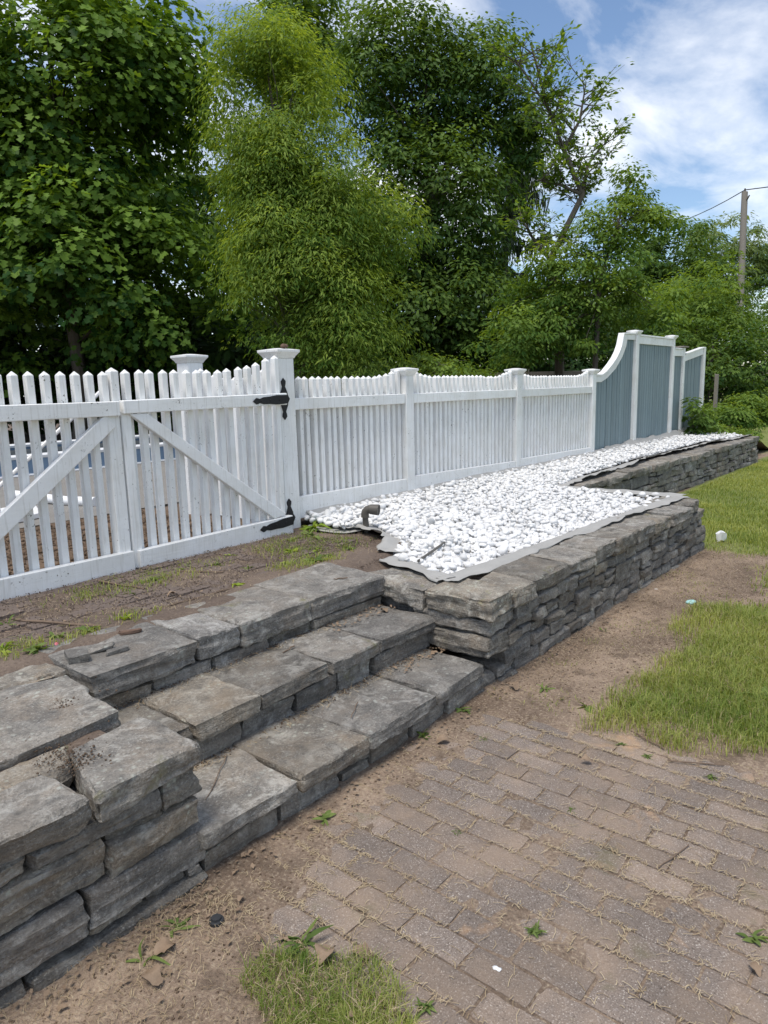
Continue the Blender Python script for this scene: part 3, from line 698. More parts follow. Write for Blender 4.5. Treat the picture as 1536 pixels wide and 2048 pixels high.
def cap_on(post, x, y, z, w):
    """moulded post cap: neck, flared cornice, flat top with low pyramid"""
    mb = MB(); prof = [(w*.5+.004, 0), (w*.5+.010, .012), (w*.5+.012, .016), (w*.5+.030, .040), (w*.5+.034, .043), (w*.5+.034, .060), (w*.2, .072)]
    vs, fs = [], []
    for r_, zz in prof: vs += [(x-r_, y-r_, z+zz), (x+r_, y-r_, z+zz), (x+r_, y+r_, z+zz), (x-r_, y+r_, z+zz)]
    for i in range(len(prof)-1):
        for k in range(4): fs.append((i*4+k, i*4+(k+1) % 4, i*4+4+(k+1) % 4, i*4+4+k))
    fs += [(3, 2, 1, 0), tuple(len(vs)-4+k for k in range(4))]
    mb.add(vs, fs); return mb.build('post_cap', 'white', post, .0015)
def post(name, x, y, w, z0, zt, label, group=None, cap=True):
    t = thing(name, label, 'fence post', (x, y, z0), group)
    bx('post_shaft', t, x-w/2, x+w/2, y-w/2, y+w/2, z0, zt)
    if cap: cap_on(t, x, y, zt, w)
    return t
post('gate_post', 3.605, 3.925, .15, .40, 1.715, 'thick white square gate post with black hinges and a rusty lump on its cap')
post('gate_post', 3.62, 5.02, .15, .40, 1.725, 'white square post standing behind the gate at the end of the short return fence')
for i, x in enumerate((5.10, 7.10, 9.13)):
    post('fence_post', x, 3.925, .112, .40, 1.585, ('white capped fence post next to the grey drain elbow', 'white capped post between two long picket panels', 'white capped post where the picket fence meets the blue fence')[i])

YF = 3.895
def fence_panel(x0, x1, dropL, dropR, zb0, zb1, label):
    t = thing('picket_fence_panel', label, 'fence', ((x0+x1)/2, YF, .5))
    n = max(2, int(round((x1-x0)/.0755))); xs = [x0+(i+.5)*(x1-x0)/n for i in range(n)]
    def zt(x):
        dl, dr = x-x0, x1-x; z = 1.592-.014*(x-3.7)/5.5
        if dropL: z += .07*max(0, 1-dl/.34)**1.4
        if dropR: z += .07*max(0, 1-dr/.34)**1.4
        return z
    pickets(t, xs, YF+.045, .52, zt)
    bx('top_rail', t, x0, x1, YF-.02, YF+.02, 1.342, 1.428)
    zl = lambda x: zb0+(zb1-zb0)*(x-x0)/(x1-x0)
    MB().prism([(x0, zl(x0)-.17), (x1, zl(x1)-.17), (x1, zl(x1)), (x0, zl(x0))], YF-.02, YF+.02).build('bottom_rail', 'white', t, .004)
    bx('back_rail', t, x0, x1, YF+.068, YF+.10, 1.342, 1.42); bx('back_rail', t, x0, x1, YF+.068, YF+.10, .55, .64)
fence_panel(3.685, 5.04, False, True, .690, .672, 'short white picket fence panel between the gate post and the drain elbow post')
fence_panel(5.16, 7.04, True, True, .684, .640, 'white picket fence panel with peeling rail, second from the gate')
fence_panel(7.16, 9.07, True, True, .654, .625, 'white picket fence panel ending at the blue fence')
# return panel running back from the gate post
t = thing('picket_fence_panel', 'short white picket panel running back behind the gate', 'fence', (3.62, 4.5, .45))
for i in range(11):
    y = 4.05+.083*i; z = 1.60+.075*(abs(i-5)/5)**2
    O('picket', picket_mesh(z-.48), t, (3.62, y, .48), (frnd.uniform(-.006, .006), 0, 0))
bx('top_rail', t, 3.645, 3.68, 4.005, 4.94, 1.36, 1.44); bx('bottom_rail', t, 3.645, 3.68, 4.005, 4.94, .50, .62)

YG = 3.805
def brace_poly(ax, az, bx_, bz, w):
    d = Vector((bx_-ax, bz-az)).normalized(); n = Vector((-d.y, d.x))*w/2
    return [(ax+n.x, az+n.y), (ax-n.x, az-n.y), (bx_-n.x, bz-n.y), (bx_+n.x, bz+n.y)]
gl = thing('gate_leaf', 'white picket gate leaf without black hinges in view', 'gate', (1.6, YG, .44))
pickets(gl, [2.097-.083*i for i in range(14)], YG+.045, .475, lambda x: 1.628)
bx('stile', gl, 2.150, 2.230, YG-.012, YG+.065, .462, 1.44, bevel=.006)
O('picket', picket_mesh(1.645-.475, .05), gl, (2.236, YG+.045, .475)); O('picket', picket_mesh(1.63-.475), gl, (2.18, YG+.05, .475))
bx('top_rail', gl, .95, 2.224, YG-.035, YG+.012, 1.368, 1.452); bx('bottom_rail', gl, .95, 2.232, YG-.035, YG+.012, .448, .572)
MB().prism(brace_poly(2.165, 1.345, 1.20, .60, .092), YG-.028, YG+.010).build('brace', 'white', gl, .004)
gr = thing('gate_leaf', 'white picket gate leaf hung on black strap hinges', 'gate', (2.87, YG, .44))
def gz(x): return 1.636+.10*max(0, (x-3.02)/.47)**1.4
pickets(gr, [2.322+.083*i for i in range(15)], YG+.045, .475, gz)
bx('stile', gr, 2.242, 2.305, YG-.01, YG+.06, .455, 1.40, bevel=.006)
MB().prism([(2.246, 1.378), (3.525, 1.386), (3.525, 1.468), (2.246, 1.455)], YG-.035, YG+.012).build('top_rail', 'white', gr, .004)
MB().prism([(2.268, .448), (3.525, .436), (3.525, .585), (2.268, .565)], YG-.035, YG+.012).build('bottom_rail', 'white', gr, .004)
MB().prism([(2.285, 1.375), (2.40, 1.375), (3.47, .605), (3.36, .582)], YG-.028, YG+.010).build('brace', 'white', gr, .004)
def hinge(zc, zr):
    y = 3.845
    h = MB()
    strap = [(3.52, .030), (3.42, .033), (3.36, .026), (3.30, .024), (3.265, .014), (3.25, .02), (3.235, .022), (3.205, .0)]
    pl = [(x, zc+(x-3.52)*zr+w) for x, w in strap]+[(x, zc+(x-3.52)*zr-w) for x, w in strap[::-1][1:]]
    ho = MB().prism(pl, YG-.0415, YG-.0355).build('hinge', 'iron', gr, .001)
    pin = [(0, .15), (.022, .125), (.018, .105), (.012, .09), (.034, .045), (.036, .03), (.055, .0), (.036, -.03), (.034, -.045), (.012, -.09), (.018, -.105), (.022, -.125), (0, -.15)]
    pl = [(3.563+x, zc+z) for x, z in pin]+[(3.563-min(x, .03), zc+z) for x, z in pin[::-1][1:-1]]
    MB().prism(pl, y-.004, y+.004).build('hinge_plate', 'iron', ho, .001)
    MB().tube([(3.532, y-.012, zc-.045), (3.532, y-.012, zc+.045)], .011, 8).build('hinge_pin', 'iron', ho)
    for x in (3.28, 3.36, 3.45): MB().tube([(x, YG-.0405, zc+(x-3.52)*zr), (x, YG-.046, zc+(x-3.52)*zr)], [.008, .005], 8).build('bolt', 'iron', ho)
hinge(1.425, .02); hinge(.548, .06)
# rusty lump on the post cap
v, f = icos(2); o_ = v*(1+.35*vn(v*2.2, 5))[:, None]*np.array([.035, .02, .016]); O('rusted_lump', np_mesh('rusted_lump', o_, f, M['rust']), None, (3.60, 3.86, 1.80), label='small brown lump sitting on the cap of the hinged gate post', cat='debris')

# blue board privacy fence
bf = [post('fence_post', x, 3.94, w, .42, zt, lb, None, cp) for x, w, zt, lb, cp in [
    (10.70, .115, 2.15, 'tall white capped post at the top of the blue fence curve', True), (12.38, .10, 2.14, 'tall white capped post at the far side of the wide blue panel', True),
    (12.97, .09, 2.02, 'white post with a weathered board on top between the blue panels', False), (14.14, .11, 2.06, 'white end post of the blue fence beside the garden', False)]]
bx('top_board', bf[2], 12.80, 13.08, 3.86, 4.02, 2.022, 2.045, 'wood')
cpts = [(9.20, 1.565), (9.42, 1.56), (9.56, 1.60), (9.76, 1.70), (9.91, 1.79), (10.01, 1.875), (10.085, 1.965), (10.13, 2.07), (10.16, 2.135), (10.34, 2.145), (10.64, 2.15)]
cbot = [(9.20, 1.48), (9.43, 1.48), (9.62, 1.53), (9.92, 1.66), (10.15, 1.825), (10.28, 1.97), (10.32, 2.07), (10.64, 2.075)]
def cz(x): return float(np.interp(x, [p[0] for p in cpts], [p[1] for p in cpts]))
def blue_panel(x0, x1, zt, label, trim=.11, zb=.43):
    t = thing('blue_fence_panel', label, 'fence', ((x0+x1)/2, 3.94, zb)); n = max(2, round((x1-x0)/.098)); w = (x1-x0)/n
    for i in range(n):
        a, b = x0+i*w, x0+(i+1)*w; dy = frnd.uniform(-.003, .003)
        MB().prism([(a+.005, zb), (b-.005, zb), (b-.005, zt(b)-.01), (a+.005, zt(a)-.01)], 3.93+dy, 3.952+dy).build('board', 'blue', t, .004)
    xs = sorted(set([x0, x1]+[p[0] for p in cpts if x0 < p[0] < x1]))
    top = [(x, zt(x)) for x in xs]; bot = cbot[::-1] if trim < .1 else [(x, zt(x)-trim) for x in xs[::-1]]
    MB().prism(top+bot, 3.90, 3.928).build('top_trim', 'white', t, .003)
    MB().prism([(x, z+.024) for x, z in top]+[(x, z+.001) for x, z in top[::-1]], 3.885, 3.975).build('top_cap', 'white', t, .003)
blue_panel(9.20, 10.64, cz, 'blue board fence panel with a white swooping curved top', .095)
blue_panel(10.765, 12.325, lambda x: 2.105+.03*((x-11.55)/.78)**2, 'wide tall blue board panel with a chipped white top rail')
blue_panel(12.435, 12.92, lambda x: 1.985, 'narrow blue board panel behind the climbing weeds')
blue_panel(13.02, 14.08, lambda x: 1.90+.13*(x-13.02), 'last blue board panel with a sloping white top')
for x, z in ((11.42, 2.06), (11.47, 2.045)):
    pass

# weathered far fence behind the pickets
t = thing('weathered_fence', 'weathered grey rail fence seen over the picket tops', 'fence', (14.5, 7.8, .4))
A, B = Vector((13.2, 9.6, 0)), Vector((16.2, 6.1, 0)); D = (B-A)
def obox(name, a, b, w, z0, z1, mat, parent):
    d = (b-a).normalized(); n = Vector((-d.y, d.x, 0))*w/2; c = (a+b)/2
    vs = [a-n, b-n, b+n, a+n]; mb = MB(); mb.add([(v.x, v.y, z0) for v in vs]+[(v.x, v.y, z1) for v in vs], [(3, 2, 1, 0), (4, 5, 6, 7), (0, 1, 5, 4), (1, 2, 6, 5), (2, 3, 7, 6), (3, 0, 4, 7)])
    return mb.build(name, mat, parent, .004)
for k in range(3): p = A+D*(.1+.4*k); obox('post', p-D.normalized()*.06, p+D.normalized()*.06, .12, .4, 1.80, 'wood', t)
obox('rail', A, B, .05, 1.60, 1.73, 'wood', t); obox('rail', A+Vector((.07, .07, 0)), B+Vector((.07, .07, 0)), .03, .9, 1.58, 'blue', t)

# ------------------------------------------------------------------ things behind the gate
t = thing('pool', 'low above ground pool wall with white rim and blue patterned liner', 'pool', (5, 10.2, .47))
mb = MB(); n = 24
def pel(a, r=1.0): return (5.2+4.6*r*math.cos(a), 10.4+1.1*r*math.sin(a))
vs, fs = [], []
for i in range(n):
    a = 2*math.pi*i/n; x, y = pel(a); vs += [(x, y, .47), (x, y, .70)]
for i in range(n): j = (i+1) % n; fs.append((2*i, 2*j, 2*j+1, 2*i+1))
mb.add(vs, fs); mb.build('wall', 'water', t)
MB().tube([(*pel(2*math.pi*i/n), .72) for i in range(n+1)], .035, 6, False).build('rim', 'whitep', t, smooth=True)
MB().add([(*pel(2*math.pi*i/n, .99), .66) for i in range(n)], [tuple(range(n))]).build('cover', 'cover', t)
MB().tube([(*pel(2*math.pi*i/n, 1.005), .48) for i in range(n+1)], .02, 5, False).build('bottom_track', 'whitep', t)
MB().tube([(3.05, 7.3, .53), (3.2, 6.5, .51), (3.32, 6.2, .51)], .045, 10).build('white_pipe', 'whitep', None, smooth=True, label='white plastic pipe lying on the ground behind the gate', cat='pipe')
MB().add([(2.0, 5.75, .475), (2.72, 6.0, .475), (2.95, 6.6, .475), (2.1, 6.5, .475), (2.0, 5.75, .52), (2.72, 6.0, .52), (2.95, 6.6, .52), (2.1, 6.5, .52)], [(3, 2, 1, 0), (4, 5, 6, 7), (0, 1, 5, 4), (1, 2, 6, 5), (2, 3, 7, 6), (3, 0, 4, 7)]).build('plastic_sheet', 'whitep', None, .004, label='white plastic sheet lying on the ground behind the gate', cat='plastic sheet')
MB().tube([(1.52, 4.0, .95), (2.0, 4.05, 1.30), (2.30, 4.08, 1.52)], .012, 8).build('white_pole', 'whitep', None, label='thin white pole leaning diagonally behind the gate', cat='pole')

# drain elbow standing in the pebbles
t = thing('drain_elbow', 'grey plastic drain pipe elbow standing up at the edge of the pebbles', 'pipe', (3.86, 3.28, .44))
EX, EY = 3.80, 3.31
d = Vector((.40, -.91, -.06)).normalized()
MB().tube([(EX+.016, EY, .42), (EX+.005, EY, .54), (EX, EY, .60)], .022, 14).build('riser_pipe', 'plastic', t, smooth=True)
E0 = Vector((EX, EY, 0)); el = [E0+Vector((0, 0, z_))+d*k_ for z_, k_ in ((.572, 0), (.594, 0), (.613, .005), (.628, .018), (.634, .036))]
MB().tube(el, .029, 16).build('elbow', 'plastic', t, smooth=True)
mb = MB(); p0 = E0+Vector((0, 0, .633))+d*.030
mb.tube([p0, p0+d*.010, p0+d*.011, p0+d*.075, p0+d*.075, p0+d*.02], [.030, .032, .036, .040, .034, .030], 18); so = mb.build('socket', 'plastic', t, smooth=True)
MB().tube([p0+d*.024, p0+d*.025], .0305, 16).build('bore_shade', 'blackp', so)  # black disc paints the shade inside the pipe mouth
mb = MB(); mb.tube([(3.24, 2.42, .487), (3.45, 2.48, .49), (3.70, 2.55, .495)], .008, 8); mb.build('edging_strip', 'plastic', None, label='thin grey edging rod lying among the pebbles at their corner', cat='rod')

# ------------------------------------------------------------------ small things on the ground
t = thing('sprinkler_cap', 'black round plastic cap in the dirt by the stone pier', 'cap', (1.06, 1.53, .0))
MB().tube([(1.06, 1.53, -.01), (1.06, 1.53, .016), (1.06, 1.53, .018)], [.021, .021, .019], 20).build('body', 'blackp', t, smooth=True)
lid = MB().tube([(1.06, 1.53, .018), (1.06, 1.53, .024)], [.0155, .0145], 8).build('lid', 'blackp', t)
t = thing('paper_cup', 'crumpled white paper cup on the lawn past the wall corner', 'cup', (6.95, 1.68, .0))
mb = MB(); rr_ = np.linspace(0, 2*np.pi, 15)[:-1]; vs, fs = [], []
for k, (rad, z) in enumerate([(.034, .005), (.042, .05), (.044, .085), (.037, .083), (.030, .012)]):
    for q in rr_: w_ = 1+.18*math.sin(3*q+k); vs.append((6.95+rad*w_*math.cos(q), 1.68+rad*w_*math.sin(q), z+.012*math.sin(2*q+.5)))
for k in range(4):
    for j in range(14): fs.append((k*14+j, k*14+(j+1) % 14, k*14+14+(j+1) % 14, k*14+14+j))
fs += [tuple(range(14))[::-1], tuple(range(56, 70))]
mb.add(vs, fs).build('cup_body', 'whitep', t, smooth=True)
def crumple(name, loc, size, mat, label, seed, flat=.35):
    v, f = icos(2); v = v*(1+.45*vn(v*2.0+seed, 3))[:, None]*np.array([size, size*.7, size*flat])
    return O(name, np_mesh(name, v, f, M[mat]), None, (loc[0], loc[1], loc[2]+size*flat*.5), (0, 0, seed), label, 'litter')
crumple('wrapper', (4.87, 1.35, 0), .045, 'teal', 'small pale teal wrapper on the dirt beside the wall', 3)
crumple('paper_scrap', (5.06, 1.76-.12, 0), .016, 'whitep', 'tiny white scrap on the dirt close to the wall foot', 5)
crumple('paper_scrap', (1.41, .82, 0), .011, 'whitep', 'tiny white scrap lying on the bricks', 8, .2)
MB().tube([(1.31, 2.87, .475), (1.29, 2.83, .487), (1.27, 2.80, .478), (1.265, 2.76, .474)], [.003, .008, .006, .003], 5).build('pink_ribbon', 'pink', None, label='short pink ribbon scrap on the soil behind the steps', cat='ribbon')
stone('wood_chunk', None, [(1.50, 2.70), (1.575, 2.665), (1.59, 2.69), (1.51, 2.745)], .480, .502, res=.006, r=.004, rough=.8, strata=1.5, mat='rust', label='dark rotten wood chunk at the edge of the soil above the steps', cat='wood')

def bent(p0, p1, n, amp, seed):
    r_ = random.Random(seed); a, b = Vector(p0), Vector(p1); return [a.lerp(b, i/n)+Vector((r_.uniform(-amp, amp), r_.uniform(-amp, amp), r_.uniform(0, amp*.6))) for i in range(n+1)]
for i, (a, b, rad, lb) in enumerate([
    ((1.34, 3.38, .468), (1.55, 2.90, .466), .0075, 'long brown stick on the soil in front of the left gate leaf'), ((1.95, 3.67, .466), (2.0, 3.33, .466), .006, 'brown stick lying just below the gate rail'),
    ((1.70, 2.92, .468), (1.80, 3.02, .47), .004, 'short twig near the edge of the steps'), ((2.33, 3.49, .466), (2.47, 3.24, .466), .005, 'thin stick in the middle of the terrace soil'),
    ((1.78, 2.95, .467), (2.30, 2.93, .467), .004, 'long thin twig running along the back of the top step'), ((2.85, .99, .01), (2.79, .84, .006), .003, 'grey twig on the bricks near the grass'),
    ((2.71, .80, .006), (2.80, .62, .006), .003, 'thin straight twig along the grass edge'), ((2.0, 1.85, .166), (2.12, 1.92, .166), .0022, 'small curved twig on the bottom step'),
    ((1.27, 1.84, .166), (1.50, 2.02, .166), .0018, 'pale bent stem on the bottom step by the pier'), ((1.03, 1.20, .006), (1.11, 1.42, .03), .003, 'thin dark curved stem by the grass tuft'),
    ((2.05, .62, .005), (2.22, .58, .005), .002, 'tiny straw twig on the bricks'), ((2.05, 2.30, .326), (2.14, 2.32, .326), .003, 'small twig on the middle step'), ((2.66, 2.55, .49), (2.72, 2.50, .492), .004, 'short pale twig on top of the upper step edge')]):
    MB().tube(bent(a, b, 6, rad*1.4, i), [rad*(.8+.3*random.Random(i*9+k).random()) for k in range(7)], 6).build('twig', 'twig', None, smooth=True, label=lb, cat='twig')

def leaf_sheet(n, L, Wd, curl, droop, seed, lobes=0.0):
    """one leaf blade along +X"""
    vs, fs = [], []; r_ = np.random.default_rng(seed)
    for i in range(n+1):
        t_ = i/n; w = Wd*math.sin(math.pi*min(1, t_*.92+.06))**.8*(1+lobes*math.sin(t_*14)); x = L*t_; z = curl*math.sin(t_*2.4)*L-droop*t_*t_*L
        for sgn in (-1, 0, 1): vs.append((x, sgn*w/2, z+abs(sgn)*w*.18))
    for i in range(n):
        for k in range(2): fs.append((i*3+k, i*3+k+1, i*3+4+k, i*3+3+k))
    return np.array(vs), np.array(fs)
def rosette(name, loc, n, L, Wd, seed, mat, label, cat='weed', lift=.5, group=None, lobes=0.0):
    r_ = np.random.default_rng(seed); VV, FF, TT, nb = [], [], [], 0
    for i in range(n):
        l = L*r_.uniform(.55, 1.1); v, f = leaf_sheet(6, l, Wd*r_.uniform(.7, 1.2), r_.uniform(.1, .5)*lift, r_.uniform(.1, .6), seed, lobes)
        a = 2*math.pi*(i/n)+r_.uniform(-.4, .4); el = r_.uniform(.0, .9)*lift
        v = v+np.c_[np.zeros(len(v)), .35*v[:, 0]**2/max(l, .01)*r_.normal(), .12*l*vn(v*40/max(l, .02)*.05+i, 3)]; Rm = np.array(Euler((r_.uniform(-.7, .7), -el, a)).to_matrix()); v = v@Rm.T; v[:, 2] = np.maximum(v[:, 2], -.002)
        VV.append(v+r_.uniform(-.01, .01, 3)*np.array([1, 1, 0])); FF.append(f+nb); nb += len(v); TT.append(np.full(len(v), r_.uniform(.1, .9)))
    me = np_mesh(name, np.concatenate(VV), np.concatenate(FF), M[mat], np.concatenate(TT), smooth=True)
    return O(name, me, None, loc, label=label, cat=cat, group=group)
W0 = [((1.605, 1.635), 10, .07, .022, 'broad leaf weed at the foot of the bottom step'), ((2.98, 1.13), 22, .085, .016, 'clump of broad dock leaves at the corner of the grass'),
      ((2.96, 1.25), 8, .08, .03, 'low weed with a wilted leaf at the tip of the grass patch'), ((3.10, 1.08), 20, .09, .015, 'leafy plantain clump inside the grass edge'),
      ((2.18, .97), 8, .035, .008, 'tiny grass sprout in the brick joints mid patio'), ((2.43, 1.48), 8, .04, .007, 'small grass sprout on the bricks by the steps'),
      ((1.585, .80), 14, .05, .016, 'bright green seedling growing between the bricks'), ((2.74, 1.0), 9, .035, .012, 'small green sprout on the bricks near the grass patch'),
      ((2.70, .88), 12, .05, .010, 'low green tuft on the bricks beside a twig'), ((2.69, .64), 9, .04, .018, 'tiny clover weed on the bricks along the lawn edge'),
      ((3.04, 1.5), 9, .08, .016, 'thin weed on the bare dirt beside the wall'), ((4.02, 1.60), 5, .06, .012, 'yellowing sprout at the wall foot'),
      ((.98, 1.60), 8, .075, .011, 'dandelion leaves on the dirt below the stone pier'), ((.86, 1.57), 5, .09, .012, 'long flat green leaf weed beside the pier base'),
      ((1.16, 1.28), 12, .13, .017, 'long pale dandelion leaves at the top of the grass tuft'), ((1.92, .32), 7, .06, .02, 'grey green weed on the bricks near a dead leaf'),
      ((4.03, .85), 12, .14, .045, 'broad leaved weed deep in the grass patch'), ((3.5, .62), 14, .16, .05, 'large dock weed in the grass patch'), ((2.30, 1.70), 9, .06, .02, 'small leafy weed climbing the bottom riser'),
      ((1.20, .90), 10, .05, .018, 'green clover weed by the grass tuft'), ((2.60, 1.70), 8, .07, .02, 'weed growing at the base of the last riser stone'), ((1.83, 1.22), 7, .03, .006, 'straw coloured sprout on the bricks')]
for i, ((x, y), n, L, Wd, lb) in enumerate(W0):
    if L < .06: n, Wd, L = n*2, Wd*.55, L*.75
    L, Wd = L*.75, Wd*.75
    z = max(0.0, float(gh(np.array([x]), np.array([y]))[0]))
    rosette('weed', (x, y, z), n, L, Wd, 500+i, 'weed', lb, lift=.8 if i in (6, 18) else .5, lobes=.25 if 'dandelion' in lb else 0)
WT = [((3.68, 3.70), 26, .17, .026, 'leafy weed growing over the bottom hinge'), ((3.43, 3.41), 12, .08, .02, 'green weed between gate post and pebbles'), ((2.95, 2.98), 16, .07, .025, 'leafy ground weed behind the corner of the top step'),
      ((2.77, 3.55), 10, .05, .012, 'grassy weed below the hinged gate leaf'), ((2.16, 3.46), 10, .05, .012, 'small tuft below the meeting stiles of the gate'), ((2.38, 3.52), 8, .04, .010, 'tiny weed beside the thin stick'),
      ((1.63, 2.88), 10, .05, .016, 'light green weed behind the wood chunk'), ((1.46, 2.89), 12, .06, .018, 'yellow green weed next to the pink ribbon'), ((1.20, 2.83), 14, .07, .02, 'bushy weed at the end of the soil above the pier'),
      ((1.14, 2.98), 12, .08, .016, 'weed patch at the left end of the terrace soil'), ((1.30, 3.35), 12, .09, .012, 'spiky grass weed at the stick end'), ((1.92, 3.30), 8, .04, .01, 'little green sprout on the dark bricks'),
      ((2.33, 2.95), 10, .05, .014, 'small weed at the back edge of the top step'), ((3.32, 3.03), 12, .06, .015, 'weed on the soil beside the fabric'), ((2.62, 3.2), 8, .045, .012, 'sprout in the middle of the terrace soil'), ((3.05, 3.3), 12, .06, .02, 'weed in the dry straw near the gate post')]
WT += [((3.50, 3.58), 14, .08, .016, 'weed close to the foot of the hinged gate post'), ((3.30, 3.55), 14, .06, .012, 'feathery weed in front of the bottom hinge strap'), ((3.18, 3.18), 16, .06, .014, 'spreading weed on the soil between top step and pebbles'),
       ((3.45, 3.20), 12, .055, .012, 'weed in the bare soil below the drain elbow'), ((3.10, 3.02), 18, .05, .016, 'pale leafed ground weed at the end of the top step'), ((2.85, 3.12), 12, .045, .012, 'little weed behind the right end of the top step'), ((1.35, 2.95), 12, .05, .014, 'green weed just behind the loose stone chips'), ((2.58, 3.45), 10, .04, .010, 'tiny sprout below the gate brace')]
for i, ((x, y), n, L, Wd, lb) in enumerate(WT): rosette('weed', (x, y, float(th(np.array([x]), np.array([y]))[0])), n, L, Wd, 560+i, 'yellow' if i % 3 == 0 else 'weed', lb, lift=.6)
for i, (x, y, s_, lb) in enumerate([(.88, 1.56, .045, 'curled pale brown dead leaf below the pier'), (.83, 1.46, .05, 'folded brown dead leaf on the dirt'), (1.19, 1.20, .05, 'pale yellow dead leaf on the grass tuft'), (1.215, 1.15, .04, 'brown dead leaf beside the pale yellow one'),
                                 (1.15, 1.54, .018, 'small pale leaf scrap near the black cap'), (2.52, 1.04, .03, 'small brown leaf on the bricks'), (1.82, .31, .03, 'tan leaf lying on the bricks near the grey weed'), (2.28, 1.62, .04, 'brown dead leaf against the bottom riser'),
                                 (2.93, 1.60, .05, 'dark dead leaf at the wall corner'), (2.80, 1.98, .03, 'reddish dead leaf in the corner of the bottom step'), (2.80, 2.34, .035, 'dead leaf in the corner of the middle step'), (2.0, 3.1, .035, 'brown dead leaf on the terrace soil')]):
    z = .164 if 'bottom step' in lb else .324 if 'middle step' in lb else .465 if 'terrace' in lb else .012
    v, f = leaf_sheet(8, s_*1.4, s_, .25, .2, i, .25); v[:, 2] += .25*s_*vn(v*60+i, 4)
    O('dead_leaf', np_mesh('dead_leaf', v, f, M['deadleaf'], smooth=True), None, (x, y, z), (.15*math.sin(i), .2*math.cos(i*2), i*1.7), lb, 'leaf')

# ------------------------------------------------------------------ grass, straw and litter
def blades(name, pts, hgt, wid, lean, seed, mat, label, cat, tcol=(0, 1)):
    r_ = np.random.default_rng(seed); n = len(pts); a = r_.uniform(0, 2*np.pi, n); h = hgt*r_.uniform(.45, 1.15, n); l = lean*h*r_.uniform(.2, 1.3, n)
    d = np.stack([np.cos(a), np.sin(a), 0*a], 1); s_ = np.stack([-np.sin(a), np.cos(a), 0*a], 1)*(wid*r_.uniform(.6, 1.2, n))[:, None]/2
    z = np.array([0, 0, 1.0])
    m1 = pts+d*(l*.25)[:, None]+z*(h*.55)[:, None]; m2 = pts+d*l[:, None]+z*(h*np.clip(1-lean*.3, .2, 1))[:, None]
    V = np.stack([pts-s_, pts+s_, m1+s_*.8, m1-s_*.8, m2], 1).reshape(-1, 3)
    b = np.arange(n)[:, None]*5; F = np.concatenate([b+np.array([0, 1, 2]), b+np.array([0, 2, 3]), b+np.array([3, 2, 4])])
    t_ = np.repeat(np.clip(r_.normal(.52, .24, n)+.26*vn2(pts[:, 0], pts[:, 1], seed+40, 2.5), *tcol), 5); h = h*(1+.35*vn2(pts[:, 0], pts[:, 1], seed+41, 6))
    O(name, np_mesh(name, V, F, M[mat], t_), None, label=label, cat=cat, kind='stuff')
rng = np.random.default_rng(77)
def scatter(n, x0, x1, y0, y1, f, zf=None):
    x = rng.uniform(x0, x1, n); y = rng.uniform(y0, y1, n); k = f(x, y); x, y = x[k], y[k]
    z = (zf or gh)(x, y); return np.stack([x, y, z], 1)
def patch1(x, y):
    e = np.minimum.reduce([(x-2.80-.16*vn2(x, y, 5, 6))*1.7, (1.36-y+.20*vn2(x, y, 6, 4)-.03*(x-3))*1.7, (5.1-x+.3*vn2(x, y, 7, 3))*1.5]); n = .5+.5*vn2(x, y, 8, 7)
    return np.clip(e, 0, 1) > rng.uniform(0, 1, x.shape)*(.25+1.0*n*n+.25*n)
blades('grass_patch', np.concatenate([scatter(72000, 2.7, 5.3, .1, 1.5, patch1), scatter(38000, 2.8, 5.3, -1.0, .1, patch1)]), .072, .0030, .8, 1, 'grass', 'thick green grass patch at the edge of the brick patio', 'grass')
tuft = lambda x, y: (np.hypot((x-1.04)/.17, (y-1.06)/.20) < 1+.35*vn2(x, y, 15, 9))
blades('grass_tuft', scatter(7500, .75, 1.35, .75, 1.35, tuft), .055, .0022, .9, 2, 'grass', 'grass tuft beside the dandelion at the patio corner', 'grass')
def lawn(x, y):
    m = lawnmask(x, y); n = .5+.5*vn2(x, y, 9, 2.2); return (m*(1.15-.7*n) > rng.uniform(.15, .95, x.shape)) & ((x > 5.0))
blades('lawn', np.concatenate([scatter(60000, 5.0, 9, -.2, 2.95, lawn), scatter(22000, 5.0, 9, -1.6, -.2, lawn), scatter(42000, 9, 15, .2, 2.8, lawn), scatter(14000, 9, 15, -1.5, .2, lawn)]), .055, .006, .8, 3, 'grass', 'patchy green lawn beyond the stone walls', 'grass')
blades('dead_grass_blades', scatter(7000, 2.8, 5.3, .1, 1.35, patch1), .06, .0024, 1.3, 12, 'straw', 'dry blades mixed into the green grass patch by the patio', 'dry grass')
blades('tuft_dry_blades', scatter(1500, .75, 1.35, .75, 1.35, tuft), .05, .002, 1.4, 13, 'straw', 'dry blades mixed into the grass tuft at the patio corner', 'dry grass')
def path(x, y): return (rng.uniform(0, 1, x.shape) < .5+.5*vn2(x, y, 17, 3))
sp_ = scatter(9000, 2.8, 6.6, .7, 1.72, lambda x, y: rng.uniform(-.2, 1, x.shape) < vn2(x, y, 91, 5)*1.2-.35)
blades('sparse_grass', sp_, .022, .0026, 1.2, 14, 'grass', 'sparse short grass sprouting on the dirt path', 'grass')
dirtpts = np.concatenate([scatter(13000, 2.8, 7, .7, 1.74, path), scatter(5200, .45, 1.15, .9, 1.72, path)])
blades('dry_grass', dirtpts+np.array([0, 0, .002]), .018, .0017, 2.2, 4, 'straw', 'dry straw scattered over the bare dirt by the walls', 'dry grass')
